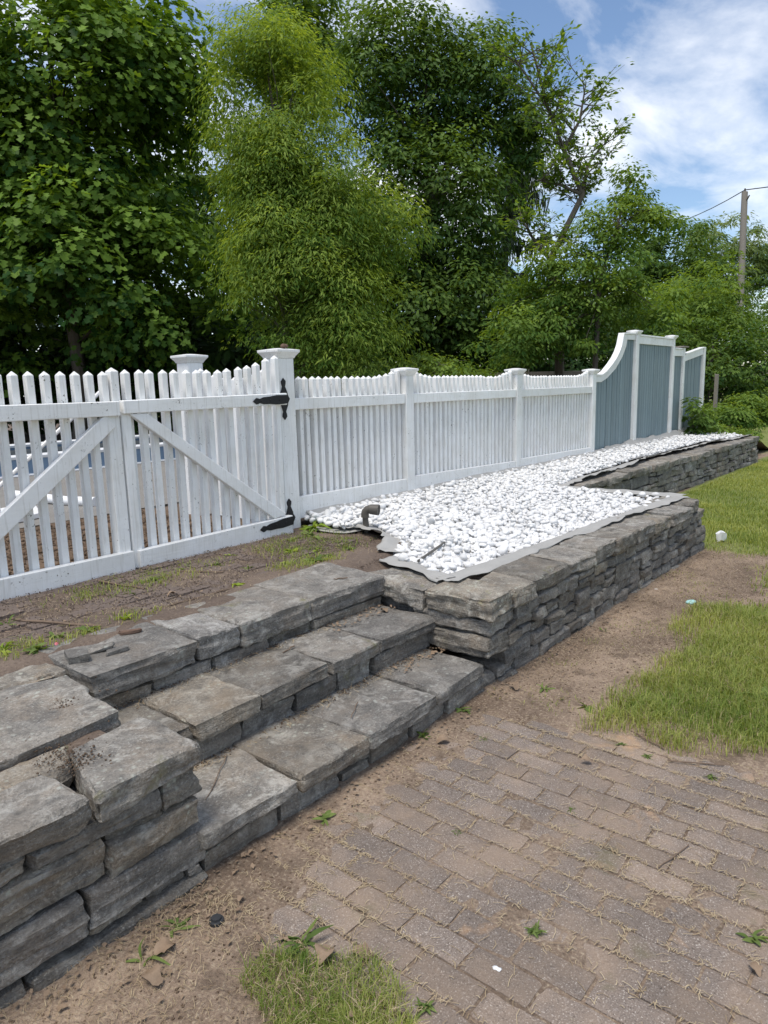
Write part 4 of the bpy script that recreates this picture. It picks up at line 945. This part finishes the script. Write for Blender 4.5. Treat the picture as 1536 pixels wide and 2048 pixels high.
def tgrass(x, y):
    d = np.minimum.reduce([np.hypot((x-3.3)/.38, (y-3.35)/.35), np.hypot((x-2.95)/.30, (y-3.02)/.16), np.hypot((x-1.35)/.45, (y-2.93)/.14), np.hypot((x-2.1)/.8, (y-3.5)/.3)+.45])
    return (rng.uniform(0, 1, x.shape) < .95*np.clip(1.3-d, 0, 1)*(.5+.8*vn2(x, y, 55, 9)))
blades('terrace_grass', scatter(26000, 1.0, 3.75, 2.78, 3.78, tgrass, th), .04, .004, 1.1, 8, 'grass', 'thin grass and weeds sprouting on the soil in front of the gate', 'grass')
tdry = scatter(3600, 1.0, 3.7, 2.78, 3.82, lambda x, y: rng.uniform(0, 1, x.shape) < .5+.5*vn2(x, y, 57, 4), th)
blades('terrace_dry_grass', tdry+np.array([0, 0, .002]), .02, .002, 2.2, 9, 'straw', 'dry straw lying on the soil in front of the gate', 'dry grass')
# clippings in the joints of the bricks
def straw(name, pts, L, w, seed, label):
    r_ = np.random.default_rng(seed); n = len(pts); a = r_.uniform(0, 2*np.pi, n); l = L*r_.uniform(.4, 1.3, n)
    d = np.stack([np.cos(a), np.sin(a), r_.normal(0, .12, n)], 1); q = np.stack([-np.sin(a), np.cos(a), 0*a], 1)*w/2; k = q/w*2*(l*r_.normal(0, .12, n))[:, None]
    p0 = pts-d*(l/2)[:, None]; p2 = pts+d*(l/2)[:, None]; p1 = pts+k+np.array([0, 0, .002])
    V = np.stack([p0-q, p0+q, p1-q, p1+q, p2-q, p2+q], 1).reshape(-1, 3); b = np.arange(n)[:, None]*6
    F = np.concatenate([b+np.array([0, 1, 3, 2]), b+np.array([2, 3, 5, 4])])
    O(name, np_mesh(name, V, F, M['straw'], np.repeat(r_.uniform(0, 1, n), 6)), None, label=label, cat='straw', kind='stuff')
J = []
for i in range(nC):
    x = 1.10+.1*i
    for k in range(420):
        y = rng.uniform(0, 1.7); J.append((x+.05+rng.normal(0, .006), y, .003))
    for k in range(150):
        y = -.1+(.1 if i % 2 else 0)+.2*rng.integers(0, 10)+.1+rng.normal(0, .006); J.append((x+rng.uniform(-.05, .05), y, .003))
J = np.array(J); dn_ = vn2(J[:, 0], J[:, 1], 19, 3.5); J = J[(dn_+.9*rng.uniform(-.5, 1, len(J)) > .05) & (J[:, 0] < 2.86)]
straw('joint_straw', J, .022, .0017, 5, 'dry straw clippings caught in the patio joints')
straw('scattered_straw', np.concatenate([np.c_[rng.uniform(1.1, 2.9, 500), rng.uniform(.1, 1.72, 500), np.full(500, .004)], np.c_[rng.uniform(1.1, 3.4, 700), rng.uniform(2.85, 3.8, 700), np.full(700, .474)],
      np.c_[rng.uniform(1.2, 2.8, 130), rng.uniform(2.36, 2.43, 130), np.full(130, .322)], np.c_[rng.uniform(1.2, 2.8, 170), rng.uniform(2.0, 2.08, 170), np.full(170, .163)]]), .035, .0016, 6, 'loose straw scattered over the patio, steps and terrace soil')
# leaf litter gathered at the foot of walls and steps
lp = np.concatenate([np.c_[rng.uniform(.5, 6.6, 420), 1.70-np.abs(rng.normal(0, .05, 420)), np.full(420, .012)], np.c_[rng.uniform(2.85, 6.5, 260), rng.uniform(.9, 1.7, 260), np.full(260, .012)], np.c_[rng.uniform(.5, 1.15, 150), rng.uniform(1.0, 1.7, 150), np.full(150, .012)],
                     np.c_[rng.uniform(2.5, 2.85, 60), rng.uniform(1.95, 2.05, 60), np.full(60, .166)], np.c_[rng.uniform(2.4, 2.88, 60), rng.uniform(2.3, 2.4, 60), np.full(60, .326)], np.c_[rng.uniform(1.1, 3.4, 140), rng.uniform(2.88, 3.75, 140), np.full(140, .472)]])
nl_ = len(lp); lv = np.array([(0, 0, 0), (.45, .3, .12), (1, 0, 0), (.45, -.3, .10)]); aa = rng.uniform(0, 6.28, nl_); ss = rng.uniform(.008, .026, nl_)
LV = np.stack([lv[None, :, 0]*np.cos(aa)[:, None]-lv[None, :, 1]*np.sin(aa)[:, None], lv[None, :, 0]*np.sin(aa)[:, None]+lv[None, :, 1]*np.cos(aa)[:, None], lv[None, :, 2]+rng.uniform(-.1, .25, (nl_, 4))], -1)*ss[:, None, None]+lp[:, None]
O('leaf_litter', np_mesh('leaf_litter', LV.reshape(-1, 3), (np.arange(nl_)[:, None, None]*4+np.array([(0, 1, 2), (0, 2, 3)])[None]).reshape(-1, 3), M['deadleaf']), None, label='small brown leaf litter along the foot of the walls and steps', cat='leaf litter', kind='stuff')
# small crumbs of soil and grit
def crumbs(name, pts, s0, s1, mat, label, seed):
    r_ = np.random.default_rng(seed); v = np.array([(1, 0, 0), (-1, 0, 0), (0, 1, 0), (0, -1, 0), (0, 0, .8), (0, 0, -.8)], float)
    f = np.array([(0, 2, 4), (2, 1, 4), (1, 3, 4), (3, 0, 4), (2, 0, 5), (1, 2, 5), (3, 1, 5), (0, 3, 5)]); n = len(pts)
    s_ = r_.uniform(s0, s1, n)**1.0; V = (v[None]*s_[:, None, None]*r_.uniform(.5, 1.3, (n, 6, 1))+pts[:, None]).reshape(-1, 3)
    O(name, np_mesh(name, V, (np.arange(n)[:, None, None]*6+f[None]).reshape(-1, 3), M[mat]), None, label=label, cat='soil', kind='stuff')
c1 = scatter(9000, .4, 7, .8, 1.73, lambda x, y: (rng.uniform(0, 1, x.shape) < .75) & ((y > 1.4) | (x > 2.85) | (x < 1.12)))
crumbs('soil_crumbs', c1, .002, .006, 'mulch', 'brown soil crumbs along the foot of the walls and steps', 3)
c2 = np.concatenate([np.c_[rng.uniform(3.0, 3.75, 1500), rng.uniform(2.65, 3.4, 1500), np.full(1500, .466)], np.c_[rng.uniform(1.0, 3.5, 5000), rng.uniform(2.84, 3.85, 5000), np.full(5000, .468)]])
crumbs('terrace_crumbs', c2, .002, .006, 'terrace', 'dark soil crumbs on the terrace in front of the gate', 4)
c3 = np.concatenate([np.c_[rng.normal(.95, .10, 500), rng.normal(2.28, .10, 500), np.full(500, .474)], np.c_[rng.normal(.88, .04, 260), rng.normal(1.93, .06, 260), np.full(260, .460)],
                     np.c_[rng.uniform(1.15, 2.85, 500), rng.normal(2.05, .015, 500), np.full(500, .162)], np.c_[rng.uniform(1.15, 2.85, 500), rng.normal(2.42, .015, 500), np.full(500, .322)]])
crumbs('step_crumbs', c3, .002, .005, 'mulch', 'brown crumbs of soil on the pier cap and step treads', 5)
c4 = np.c_[rng.uniform(.3, 3.4, 4000), rng.uniform(4.05, 5.6, 4000), np.full(4000, .472)]
crumbs('mulch_chips', c4, .006, .02, 'mulch', 'brown mulch chips behind the gate', 6)

# ------------------------------------------------------------------ trees
LT = {}
def lt(name, pts, tris): LT[name] = (np.array(pts, float), np.array(tris))
lt('maple', [(0, 0, 0), (.12, .42, .06), (.42, .20, 0), (.62, .46, .05), (1.0, 0, -.1), (.62, -.46, .05), (.42, -.20, 0), (.12, -.42, .06)],
   [(0, 1, 2), (2, 3, 4), (0, 2, 4), (0, 4, 6), (4, 5, 6), (6, 7, 0)])
lt('oval', [(0, 0, 0), (.45, .24, .04), (1, 0, -.06), (.45, -.24, .04)], [(0, 1, 2), (0, 2, 3)])
lt('narrow', [(0, 0, 0), (.4, .13, .03), (1, 0, -.14), (.4, -.13, .03)], [(0, 1, 2), (0, 2, 3)])
lt('hang', [(0, -.05, 0), (0, .05, 0), (1, .02, 0), (1, -.02, 0)], [(0, 1, 2), (0, 2, 3)])
def leaves_mesh(name, C, N, Ax, size, kind, tint, mat):
    v, f = LT[kind]; n = len(C)
    N = N/np.linalg.norm(N, axis=1, keepdims=True)
    A = Ax-N*np.sum(Ax*N, 1, keepdims=True); A /= np.maximum(np.linalg.norm(A, axis=1, keepdims=True), 1e-6); B = np.cross(N, A)
    V = C[:, None]+size[:, None, None]*(v[None, :, 0:1]*A[:, None]+v[None, :, 1:2]*B[:, None]+v[None, :, 2:3]*N[:, None])
    F = (np.arange(n)[:, None, None]*len(v)+f[None]).reshape(-1, 3)
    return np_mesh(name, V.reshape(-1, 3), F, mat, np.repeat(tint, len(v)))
def crown_pts(ells, nleaf, rc, seed, flat=.55, thresh=-.35, gapf=.8, shell=2.0):
    """leaf positions gathered in drooping clumps spread through the crown's volume"""
    r_ = np.random.default_rng(seed); vol = np.array([r*r*z for _, r, z in ells])**.75; vol /= vol.sum(); CL = []
    per = 55; ncl = nleaf//per
    for (c, r, rz), w in zip(ells, vol):
        m = int(ncl*w*1.6)+4
        d = r_.normal(size=(m, 3)); d /= np.linalg.norm(d, axis=1, keepdims=True); q = r_.uniform(0, 1, m)**(1/(shell+1.2))
        p = np.array(c)+d*q[:, None]*np.array([r, r, rz])*(1+.16*vn(d*2.2+seed, 3))[:, None]
        k = vn(p*gapf+seed, 7) > thresh; p = p[k]; d = d[k]
        m2 = min(len(p), int(ncl*w)+2); CL.append(np.c_[p[:m2], d[:m2]])
    CL = np.concatenate(CL); n = len(CL); rr = rc*r_.uniform(.55, 1.35, n)
    D = r_.normal(size=(n, per, 3)); D[..., 2] = np.abs(D[..., 2])*1.0-.25; D /= np.linalg.norm(D, axis=2, keepdims=True)
    q = r_.uniform(.25, 1, (n, per, 1))**.6
    off = D*q*rr[:, None, None]*np.array([1, 1, flat]); off[..., 2] -= .35*(off[..., 0]**2+off[..., 1]**2)/np.maximum(rr[:, None], .01)
    C = CL[:, None, :3]+off
    N = D*.7+np.array([0, 0, .75])+CL[:, None, 3:]*.45+r_.normal(0, .38, D.shape)
    Ax = off*np.array([1, 1, .4])+np.array([0, 0, -.25])*rr[:, None, None]+r_.normal(0, .25, D.shape)*rr[:, None, None]
    tb = r_.normal(0, .20, (n, 1))+.40+.20*CL[:, 5:6]+.22*(off[..., 2]/rr[:, None]); T = tb+r_.normal(0, .13, (n, per))  # tint paints light onto crown and clump tops, darker below
    return CL, C.reshape(-1, 3), N.reshape(-1, 3), Ax.reshape(-1, 3), np.clip(T.ravel(), 0, 1)
def tree(name, label, base, top, ells, nleaf, lsize, kind, mat, rc, rad, seed, group='trees behind the fence', cat='tree', limbs=34, trunkpath=None, bark='bark', **kw):
    t = thing(name, label, cat, base, group); r_ = random.Random(seed)
    CL, C, N, A, T = crown_pts(ells, nleaf, rc, seed, **kw)
    sz = lsize*np.random.default_rng(seed+1).uniform(.65, 1.25, len(C))
    mb = MB(); b = Vector(base); tp = Vector(top)
    path = [Vector(p) for p in trunkpath] if trunkpath else [b.lerp(tp, i/7)+Vector((r_.uniform(-.12, .12), r_.uniform(-.12, .12), 0))*(i > 0) for i in range(8)]
    mb.tube(path, [rad*(1-.85*i/(len(path)-1)) for i in range(len(path))], 9)
    for k in range(min(limbs, len(CL))):
        e = Vector(CL[r_.randrange(len(CL)), :3]); u = min(.92, max(.12, (e.z-b.z)/(tp.z-b.z)*.75)); s_ = u*(len(path)-1); i = int(s_); st = path[i].lerp(path[min(i+1, len(path)-1)], s_-i)
        m = st.lerp(e, .5)+Vector((r_.uniform(-.15, .15), r_.uniform(-.15, .15), r_.uniform(.05, .3)))
        rr = rad*(.38-.25*u); mb.tube([st, st.lerp(m, .5)+Vector((0, 0, .06)), m, e], [rr, rr*.75, rr*.5, rr*.15], 5, False)
    mb.build('trunk', bark, t, smooth=True)
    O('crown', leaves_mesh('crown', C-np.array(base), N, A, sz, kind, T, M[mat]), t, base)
    return t
tree('maple_tree', 'large dark maple tree with broad lobed leaves behind the gate', (7.6, 14.6, .4), (7.8, 14.3, 9.2),
     [((7.81, 14.34, 6.72), 2.6, 3.2), ((8.93, 13.19, 7.46), 1.35, 1.9), ((7.83, 13.55, 3.99), 2.3, 1.9), ((6.03, 16.11, 5.33), 2.6, 3.6), ((8.72, 12.27, 3.27), 1.3, 1.3)], 62000, .145, 'maple', 'maple', .66, .16, 11, thresh=-.25)
tree('ash_tree', 'light yellow green feathery tree beside the dark maple', (8.9, 9.3, .4), (8.95, 9.55, 7.2),
     [((8.99, 9.48, 5.89), 1.15, 1.8), ((9.12, 8.92, 4.46), 1.25, 1.3), ((8.85, 8.85, 2.95), 1.2, 1.2), ((9.24, 8.26, 2.61), 1.0, .9), ((8.92, 9.87, 6.98), .75, .9), ((9.05, 9.2, 5.1), 1.1, 1.0), ((8.9, 9.1, 3.7), 1.25, 1.1), ((9.85, 7.95, 4.2), .55, .7)], 100000, .097, 'narrow', 'ash', .48, .09, 12, thresh=-.38, gapf=1.1, flat=.42, limbs=70)
tree('broadleaf_tree', 'tallest dark green broadleaf tree in the middle of the tree line', (17.2, 12.4, .3), (17.6, 12.6, 11.6),
     [((17.29, 13.28, 9.83), 1.9, 2.5), ((18.63, 11.56, 9.5), 1.5, 1.9), ((17.28, 12.29, 6.21), 2.5, 2.6), ((17.05, 11.83, 3.57), 2.4, 1.6), ((19.28, 10.49, 8.5), .9, 1.2)], 62000, .17, 'oval', 'dark', .68, .2, 13, thresh=-.5, gapf=.8)
tree('broadleaf_tree', 'dark tree filling the gap between the maple and the tallest tree', (18.5, 20, .2), (18.8, 20, 14),
     [((19.55, 19.42, 13.04), 1.9, 2.3), ((17.28, 20.69, 7.73), 2.6, 3.2), ((15.3, 15.2, 5.9), 2.1, 2.6), ((15.8, 14.0, 3.6), 2.0, 1.6)], 42000, .22, 'oval', 'dark', .7, .2, 14, thresh=-.1)
tree('boxelder_tree', 'loose light green tree arching above the blue fence', (13.8, 5.9, .2), (14.75, 5.59, 5.5),
     [((14.33, 5.68, 4.03), .95, 1.1), ((13.27, 6.81, 3.48), .9, .8), ((13.81, 5.93, 2.68), 1.6, .7), ((12.62, 7.32, 2.48), 1.2, .7), ((14.95, 5.2, 4.6), .5, .5), ((14.72, 5.6, 5.25), .35, .5)], 28000, .10, 'oval', 'mid', .32, .06, 15, thresh=-.1, limbs=40,
     trunkpath=[(13.8, 5.9, .2), (13.86, 5.85, 2.58), (14.02, 5.89, 3.45), (14.3, 5.77, 4.22), (14.57, 5.65, 4.99), (14.75, 5.59, 5.5)])
# sparse leaning tree
def sparse_tree(name, label, paths, nl, lsize, mat, seed):
    t = thing(name, label, 'tree', paths[0][0][0], 'trees behind the fence'); r_ = random.Random(seed); mb = MB(); tips = []
    for pts, r0, r1 in paths:
        pts = [Vector(p) for p in pts]; n = len(pts); mb.tube(pts, [r0+(r1-r0)*i/(n-1) for i in range(n)], 7)
        for i in range(n-1):
            for k in range(9):
                if pts[i].z < 3.8: continue
                s_ = pts[i].lerp(pts[i+1], r_.random()); d = Vector((r_.gauss(0, 1), r_.gauss(0, 1), r_.uniform(.0, 1.0))).normalized(); l = r_.uniform(.3, 1.0)
                q = [s_, s_+d*l*.5, s_+d*l+Vector((0, 0, .08*l))]; mb.tube(q, [.016, .009, .004], 4, False); tips.append((q[1], q[2]))
                for _ in range(3):
                    d2 = (d+Vector((r_.gauss(0, .6), r_.gauss(0, .6), r_.gauss(0, .4)))).normalized(); e = q[1]+d2*l*r_.uniform(.3, .7); mb.tube([q[1], e], [.006, .003], 3, False); tips.append((q[1], e))
    mb.build('trunk', 'bark', t, smooth=True)
    g = np.random.default_rng(seed); a = np.array([x[0][:] for x in tips]); b = np.array([x[1][:] for x in tips]); k = g.integers(0, len(a), nl); u = g.uniform(.2, 1.1, (nl, 1))
    C = a[k]*(1-u)+b[k]*u+g.normal(0, .05, (nl, 3)); N = g.normal(0, .5, (nl, 3))+np.array([0, 0, 1]); A = (b-a)[k]+g.normal(0, .2, (nl, 3))+np.array([0, 0, -.1])
    base = np.array(paths[0][0][0]); O('crown', leaves_mesh('crown', C-base, N, A, lsize*g.uniform(.6, 1.2, nl), 'oval', np.clip(g.normal(.45, .2, nl), 0, 1), M[mat]), t, base)
sparse_tree('leaning_tree', 'thin crooked tree with sparse leaves leaning against the open sky',
    [([(14.3, 6.85, .3), (14.36, 6.89, 2.78), (14.41, 7.06, 3.62), (14.42, 7.17, 4.03), (15.06, 6.76, 5.37), (14.95, 7.15, 6.31), (14.87, 7.5, 7.21), (14.85, 7.89, 8.51)], .11, .02),
     ([(15.06, 6.76, 5.37), (15.22, 6.74, 5.99), (15.57, 6.46, 6.5)], .045, .012), ([(14.95, 7.15, 6.31), (15.26, 6.95, 6.93), (15.46, 6.92, 7.71)], .045, .012), ([(15.06, 6.76, 5.37), (14.79, 7.15, 5.59), (14.5, 7.53, 5.7)], .04, .012),
     ([(14.42, 7.17, 4.03), (14.0, 7.4, 4.5), (13.9, 7.6, 4.9)], .04, .012), ([(14.87, 7.5, 7.21), (14.6, 7.9, 7.9), (14.5, 8.1, 8.2)], .03, .01)], 4300, .125, 'mid', 21)
# spruce with hanging branchlets
def spruce(base, top, label, seed):
    t = thing('spruce_tree', label, 'tree', base, 'trees behind the fence'); r_ = random.Random(seed); mb = MB(); b, tp = Vector(base), Vector(top); mb.tube([b, b.lerp(tp, .5), tp], [.18, .1, .02], 8)
    C, A = [], []
    for k in range(70):
        u = .25+.72*k/70; s_ = b.lerp(tp, u); l = (1-u)*2.6+.5; a = r_.uniform(0, 6.28); d = Vector((math.cos(a), math.sin(a), 0)); q = [s_, s_+d*l*.5+Vector((0, 0, -.12*l)), s_+d*l+Vector((0, 0, .02*l))]
        mb.tube(q, [.03, .02, .006], 4, False)
        for j in range(95):
            w = r_.uniform(.1, 1); p = q[0].lerp(q[1], min(1, w*2)) if w < .5 else q[1].lerp(q[2], w*2-1); C.append(p+Vector((r_.gauss(0, .08), r_.gauss(0, .08), 0))); A.append(Vector((r_.gauss(0, .18), r_.gauss(0, .18), -1)))
    mb.build('trunk', 'bark', t); C = np.array([c[:] for c in C]); A = np.array([c[:] for c in A]); g = np.random.default_rng(seed); N = np.stack([g.normal(size=len(C)), g.normal(size=len(C)), g.normal(0, .1, len(C))], 1)
    O('crown', leaves_mesh('crown', C-np.array(base), N, A, g.uniform(.2, .65, len(C)), 'hang', g.uniform(0, 1, len(C)), M['needle']), t, base)
spruce((21.6, 12.6, .3), (21.8, 12.2, 10.3), 'dark spruce with drooping branches behind the leaning tree', 31)
# understorey with shade put into its leaf colour, and far trees
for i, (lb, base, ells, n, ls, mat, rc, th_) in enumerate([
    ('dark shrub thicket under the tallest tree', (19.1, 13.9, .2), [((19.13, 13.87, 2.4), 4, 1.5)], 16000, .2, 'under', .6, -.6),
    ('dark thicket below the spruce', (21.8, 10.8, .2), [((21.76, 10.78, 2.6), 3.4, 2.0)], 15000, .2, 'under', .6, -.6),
    ('shade-coloured hedge behind the left gate leaf', (8.5, 18.8, .3), [((8.48, 18.81, 2.2), 3, 1.6), ((5.0, 20.0, 2.4), 3, 1.8), ((6.6, 19.5, 3.4), 2.8, 2.4)], 24000, .30, 'under', .6, -.9),
    ('shade-coloured hedge behind the hinged gate post', (10.8, 16, .3), [((10.8, 15.96, 2.2), 3, 1.6)], 14000, .28, 'under', .6, -.9),
    ('shade-coloured shrubs between the ash and the tallest tree', (13, 13.3, .3), [((12.95, 13.3, 2.2), 2.4, 1.6)], 12000, .22, 'under', .5, -.9),
    ('low green shrub just behind the picket fence', (11.0, 7.9, .3), [((11.0, 7.8, 1.5), 1.0, .6), ((12.2, 7.6, 1.4), .8, .5)], 9000, .09, 'mid', .28, -.5),
    ('rounded dark crowned tree right of the blue fence', (36, 12, .0), [((36.35, 11.68, 6.86), 2.2, 2.5), ((34.97, 12.92, 5.26), 2.2, 1.9)], 14000, .24, 'dark', .6, -.4),
    ('pale silvery willow beside the utility pole', (47, 12, .0), [((46.96, 12.08, 8.4), 2.4, 2.8), ((48.6, 9.99, 8.27), 1.5, 1.5), ((46, 12.5, 5.5), 2.6, 2)], 16000, .32, 'far', .7, -.3),
    ('bright green bushy tree behind the blue fence end', (28.1, 8, .0), [((28.13, 7.97, 3.3), 2.2, 2.4), ((26.95, 9.16, 2.4), 1.8, 1.4)], 20000, .16, 'mid', .5, -.5),
    ('dark green hedge tree at the foot of the utility pole', (32.8, 6.4, .0), [((32.78, 6.4, 2.5), 2.8, 2.6), ((30, 5.6, 1.2), 1.6, 1.2), ((36, 4.6, 2.2), 2.6, 2.4), ((44, 8.2, 4.2), 3.4, 3.4), ((46, 4.5, 3.5), 3.4, 3.2)], 36000, .18, 'dark', .5, -.6),
    ('dense dark hedge beyond the end post of the blue fence', (26, 6.9, 0), [((25.8, 6.9, 1.7), 1.9, 1.8), ((28.6, 6.3, 1.7), 2.1, 1.9), ((31.5, 4.2, 1.6), 2.2, 1.8)], 24000, .15, 'dark', .45, -.9),
    ('dense tree mass behind the boxelder', (24, 9.6, .0), [((24.0, 9.6, 3.0), 2.4, 2.0), ((30.5, 11.0, 3.2), 3.0, 2.4)], 20000, .18, 'mid', .5, -.5)]):
    tp = max(e[0][2]+e[2]*.5 for e in ells)
    tree('shrub' if ells[0][0][2] < 2.7 else 'background_tree', lb, base, (ells[0][0][0], ells[0][0][1], tp), ells, n, ls, 'narrow' if 'willow' in lb else 'oval', mat, rc, .09, 40+i, 'background greenery', 'shrub' if ells[0][0][2] < 2.7 else 'tree', thresh=th_, limbs=16)
for i, (c, r, rz, n, lb) in enumerate([((24.3, 5.4, .45), 1.1, .55, 7000, 'leafy bright green bush right of the blue fence'), ((21.5, 5.2, .35), .7, .4, 3500, 'low green bush close to the blue fence end post'), ((27.2, 5.0, .5), 1.3, .6, 6000, 'bright green bush behind the bare garden patch')]):
    tree('bush', lb, (c[0], c[1], 0), (c[0], c[1], c[2]+rz*.4), [(c, r, rz)], n, .12, 'oval', 'mid', .26, .03, 70+i, 'garden bushes', 'bush', thresh=-.9, limbs=12)
tree('climbing_weed', 'tall dark leafed weed climbing the blue fence posts', (13.2, 3.70, .45), (13.0, 3.75, 1.0), [((12.85, 3.70, .80), .16, .40), ((13.25, 3.68, .68), .35, .26), ((13.7, 3.7, .75), .2, .3)], 900, .10, 'oval', 'dark', .14, .012, 80, None, 'weed', limbs=14, thresh=-.9)
tree('climbing_weed', 'low weeds at the far end of the pebble bed', (14.4, 3.5, .3), (14.4, 3.5, .6), [((14.5, 3.5, .45), .6, .2), ((15.4, 4.0, .3), .8, .3)], 3000, .06, 'oval', 'mid', .14, .01, 81, None, 'weed', limbs=6, thresh=-.9)

# ------------------------------------------------------------------ utility pole and wires
t = thing('utility_pole', 'tall weathered wooden utility pole rising above the right hand trees', 'utility pole', (35.2, 8.2, 0))
PT = Vector((36.8, 8.78, 9.7))
MB().tube([(35.35, 8.30, 0), (36.0, 8.5, 4.5), PT], [.17, .155, .13], 12).build('shaft', 'pole', t, smooth=True)
MB().tube([PT, PT+Vector((.02, 0, .16))], [.05, .04], 8).build('insulator', 'plastic', t)
MB().tube([PT+Vector((-.2, -.25, -.2)), PT+Vector((-.12, -.12, -.4))], .03, 6).build('bracket', 'plastic', t)
def wire(a, b, sag, lb):
    a, b = Vector(a), Vector(b); MB().tube([a.lerp(b, i/10)+Vector((0, 0, -sag*4*(i/10)*(1-i/10))) for i in range(11)], .022, 5).build('overhead_wire', 'blackp', None, label=lb, cat='wire')
wire(PT+Vector((0, 0, .1)), (60, 21.9, 13.6), .5, 'overhead wire running from the pole top behind the trees')
wire(PT+Vector((0, 0, .1)), (33.0, -6, 9.7), .4, 'overhead wire leaving the pole top towards the open sky')
MB().box(22.70, 22.80, 5.84, 5.94, 0, 1.6).build('garden_post', 'wood', None, .01, label='grey wooden garden post in front of the dark hedge', cat='post')
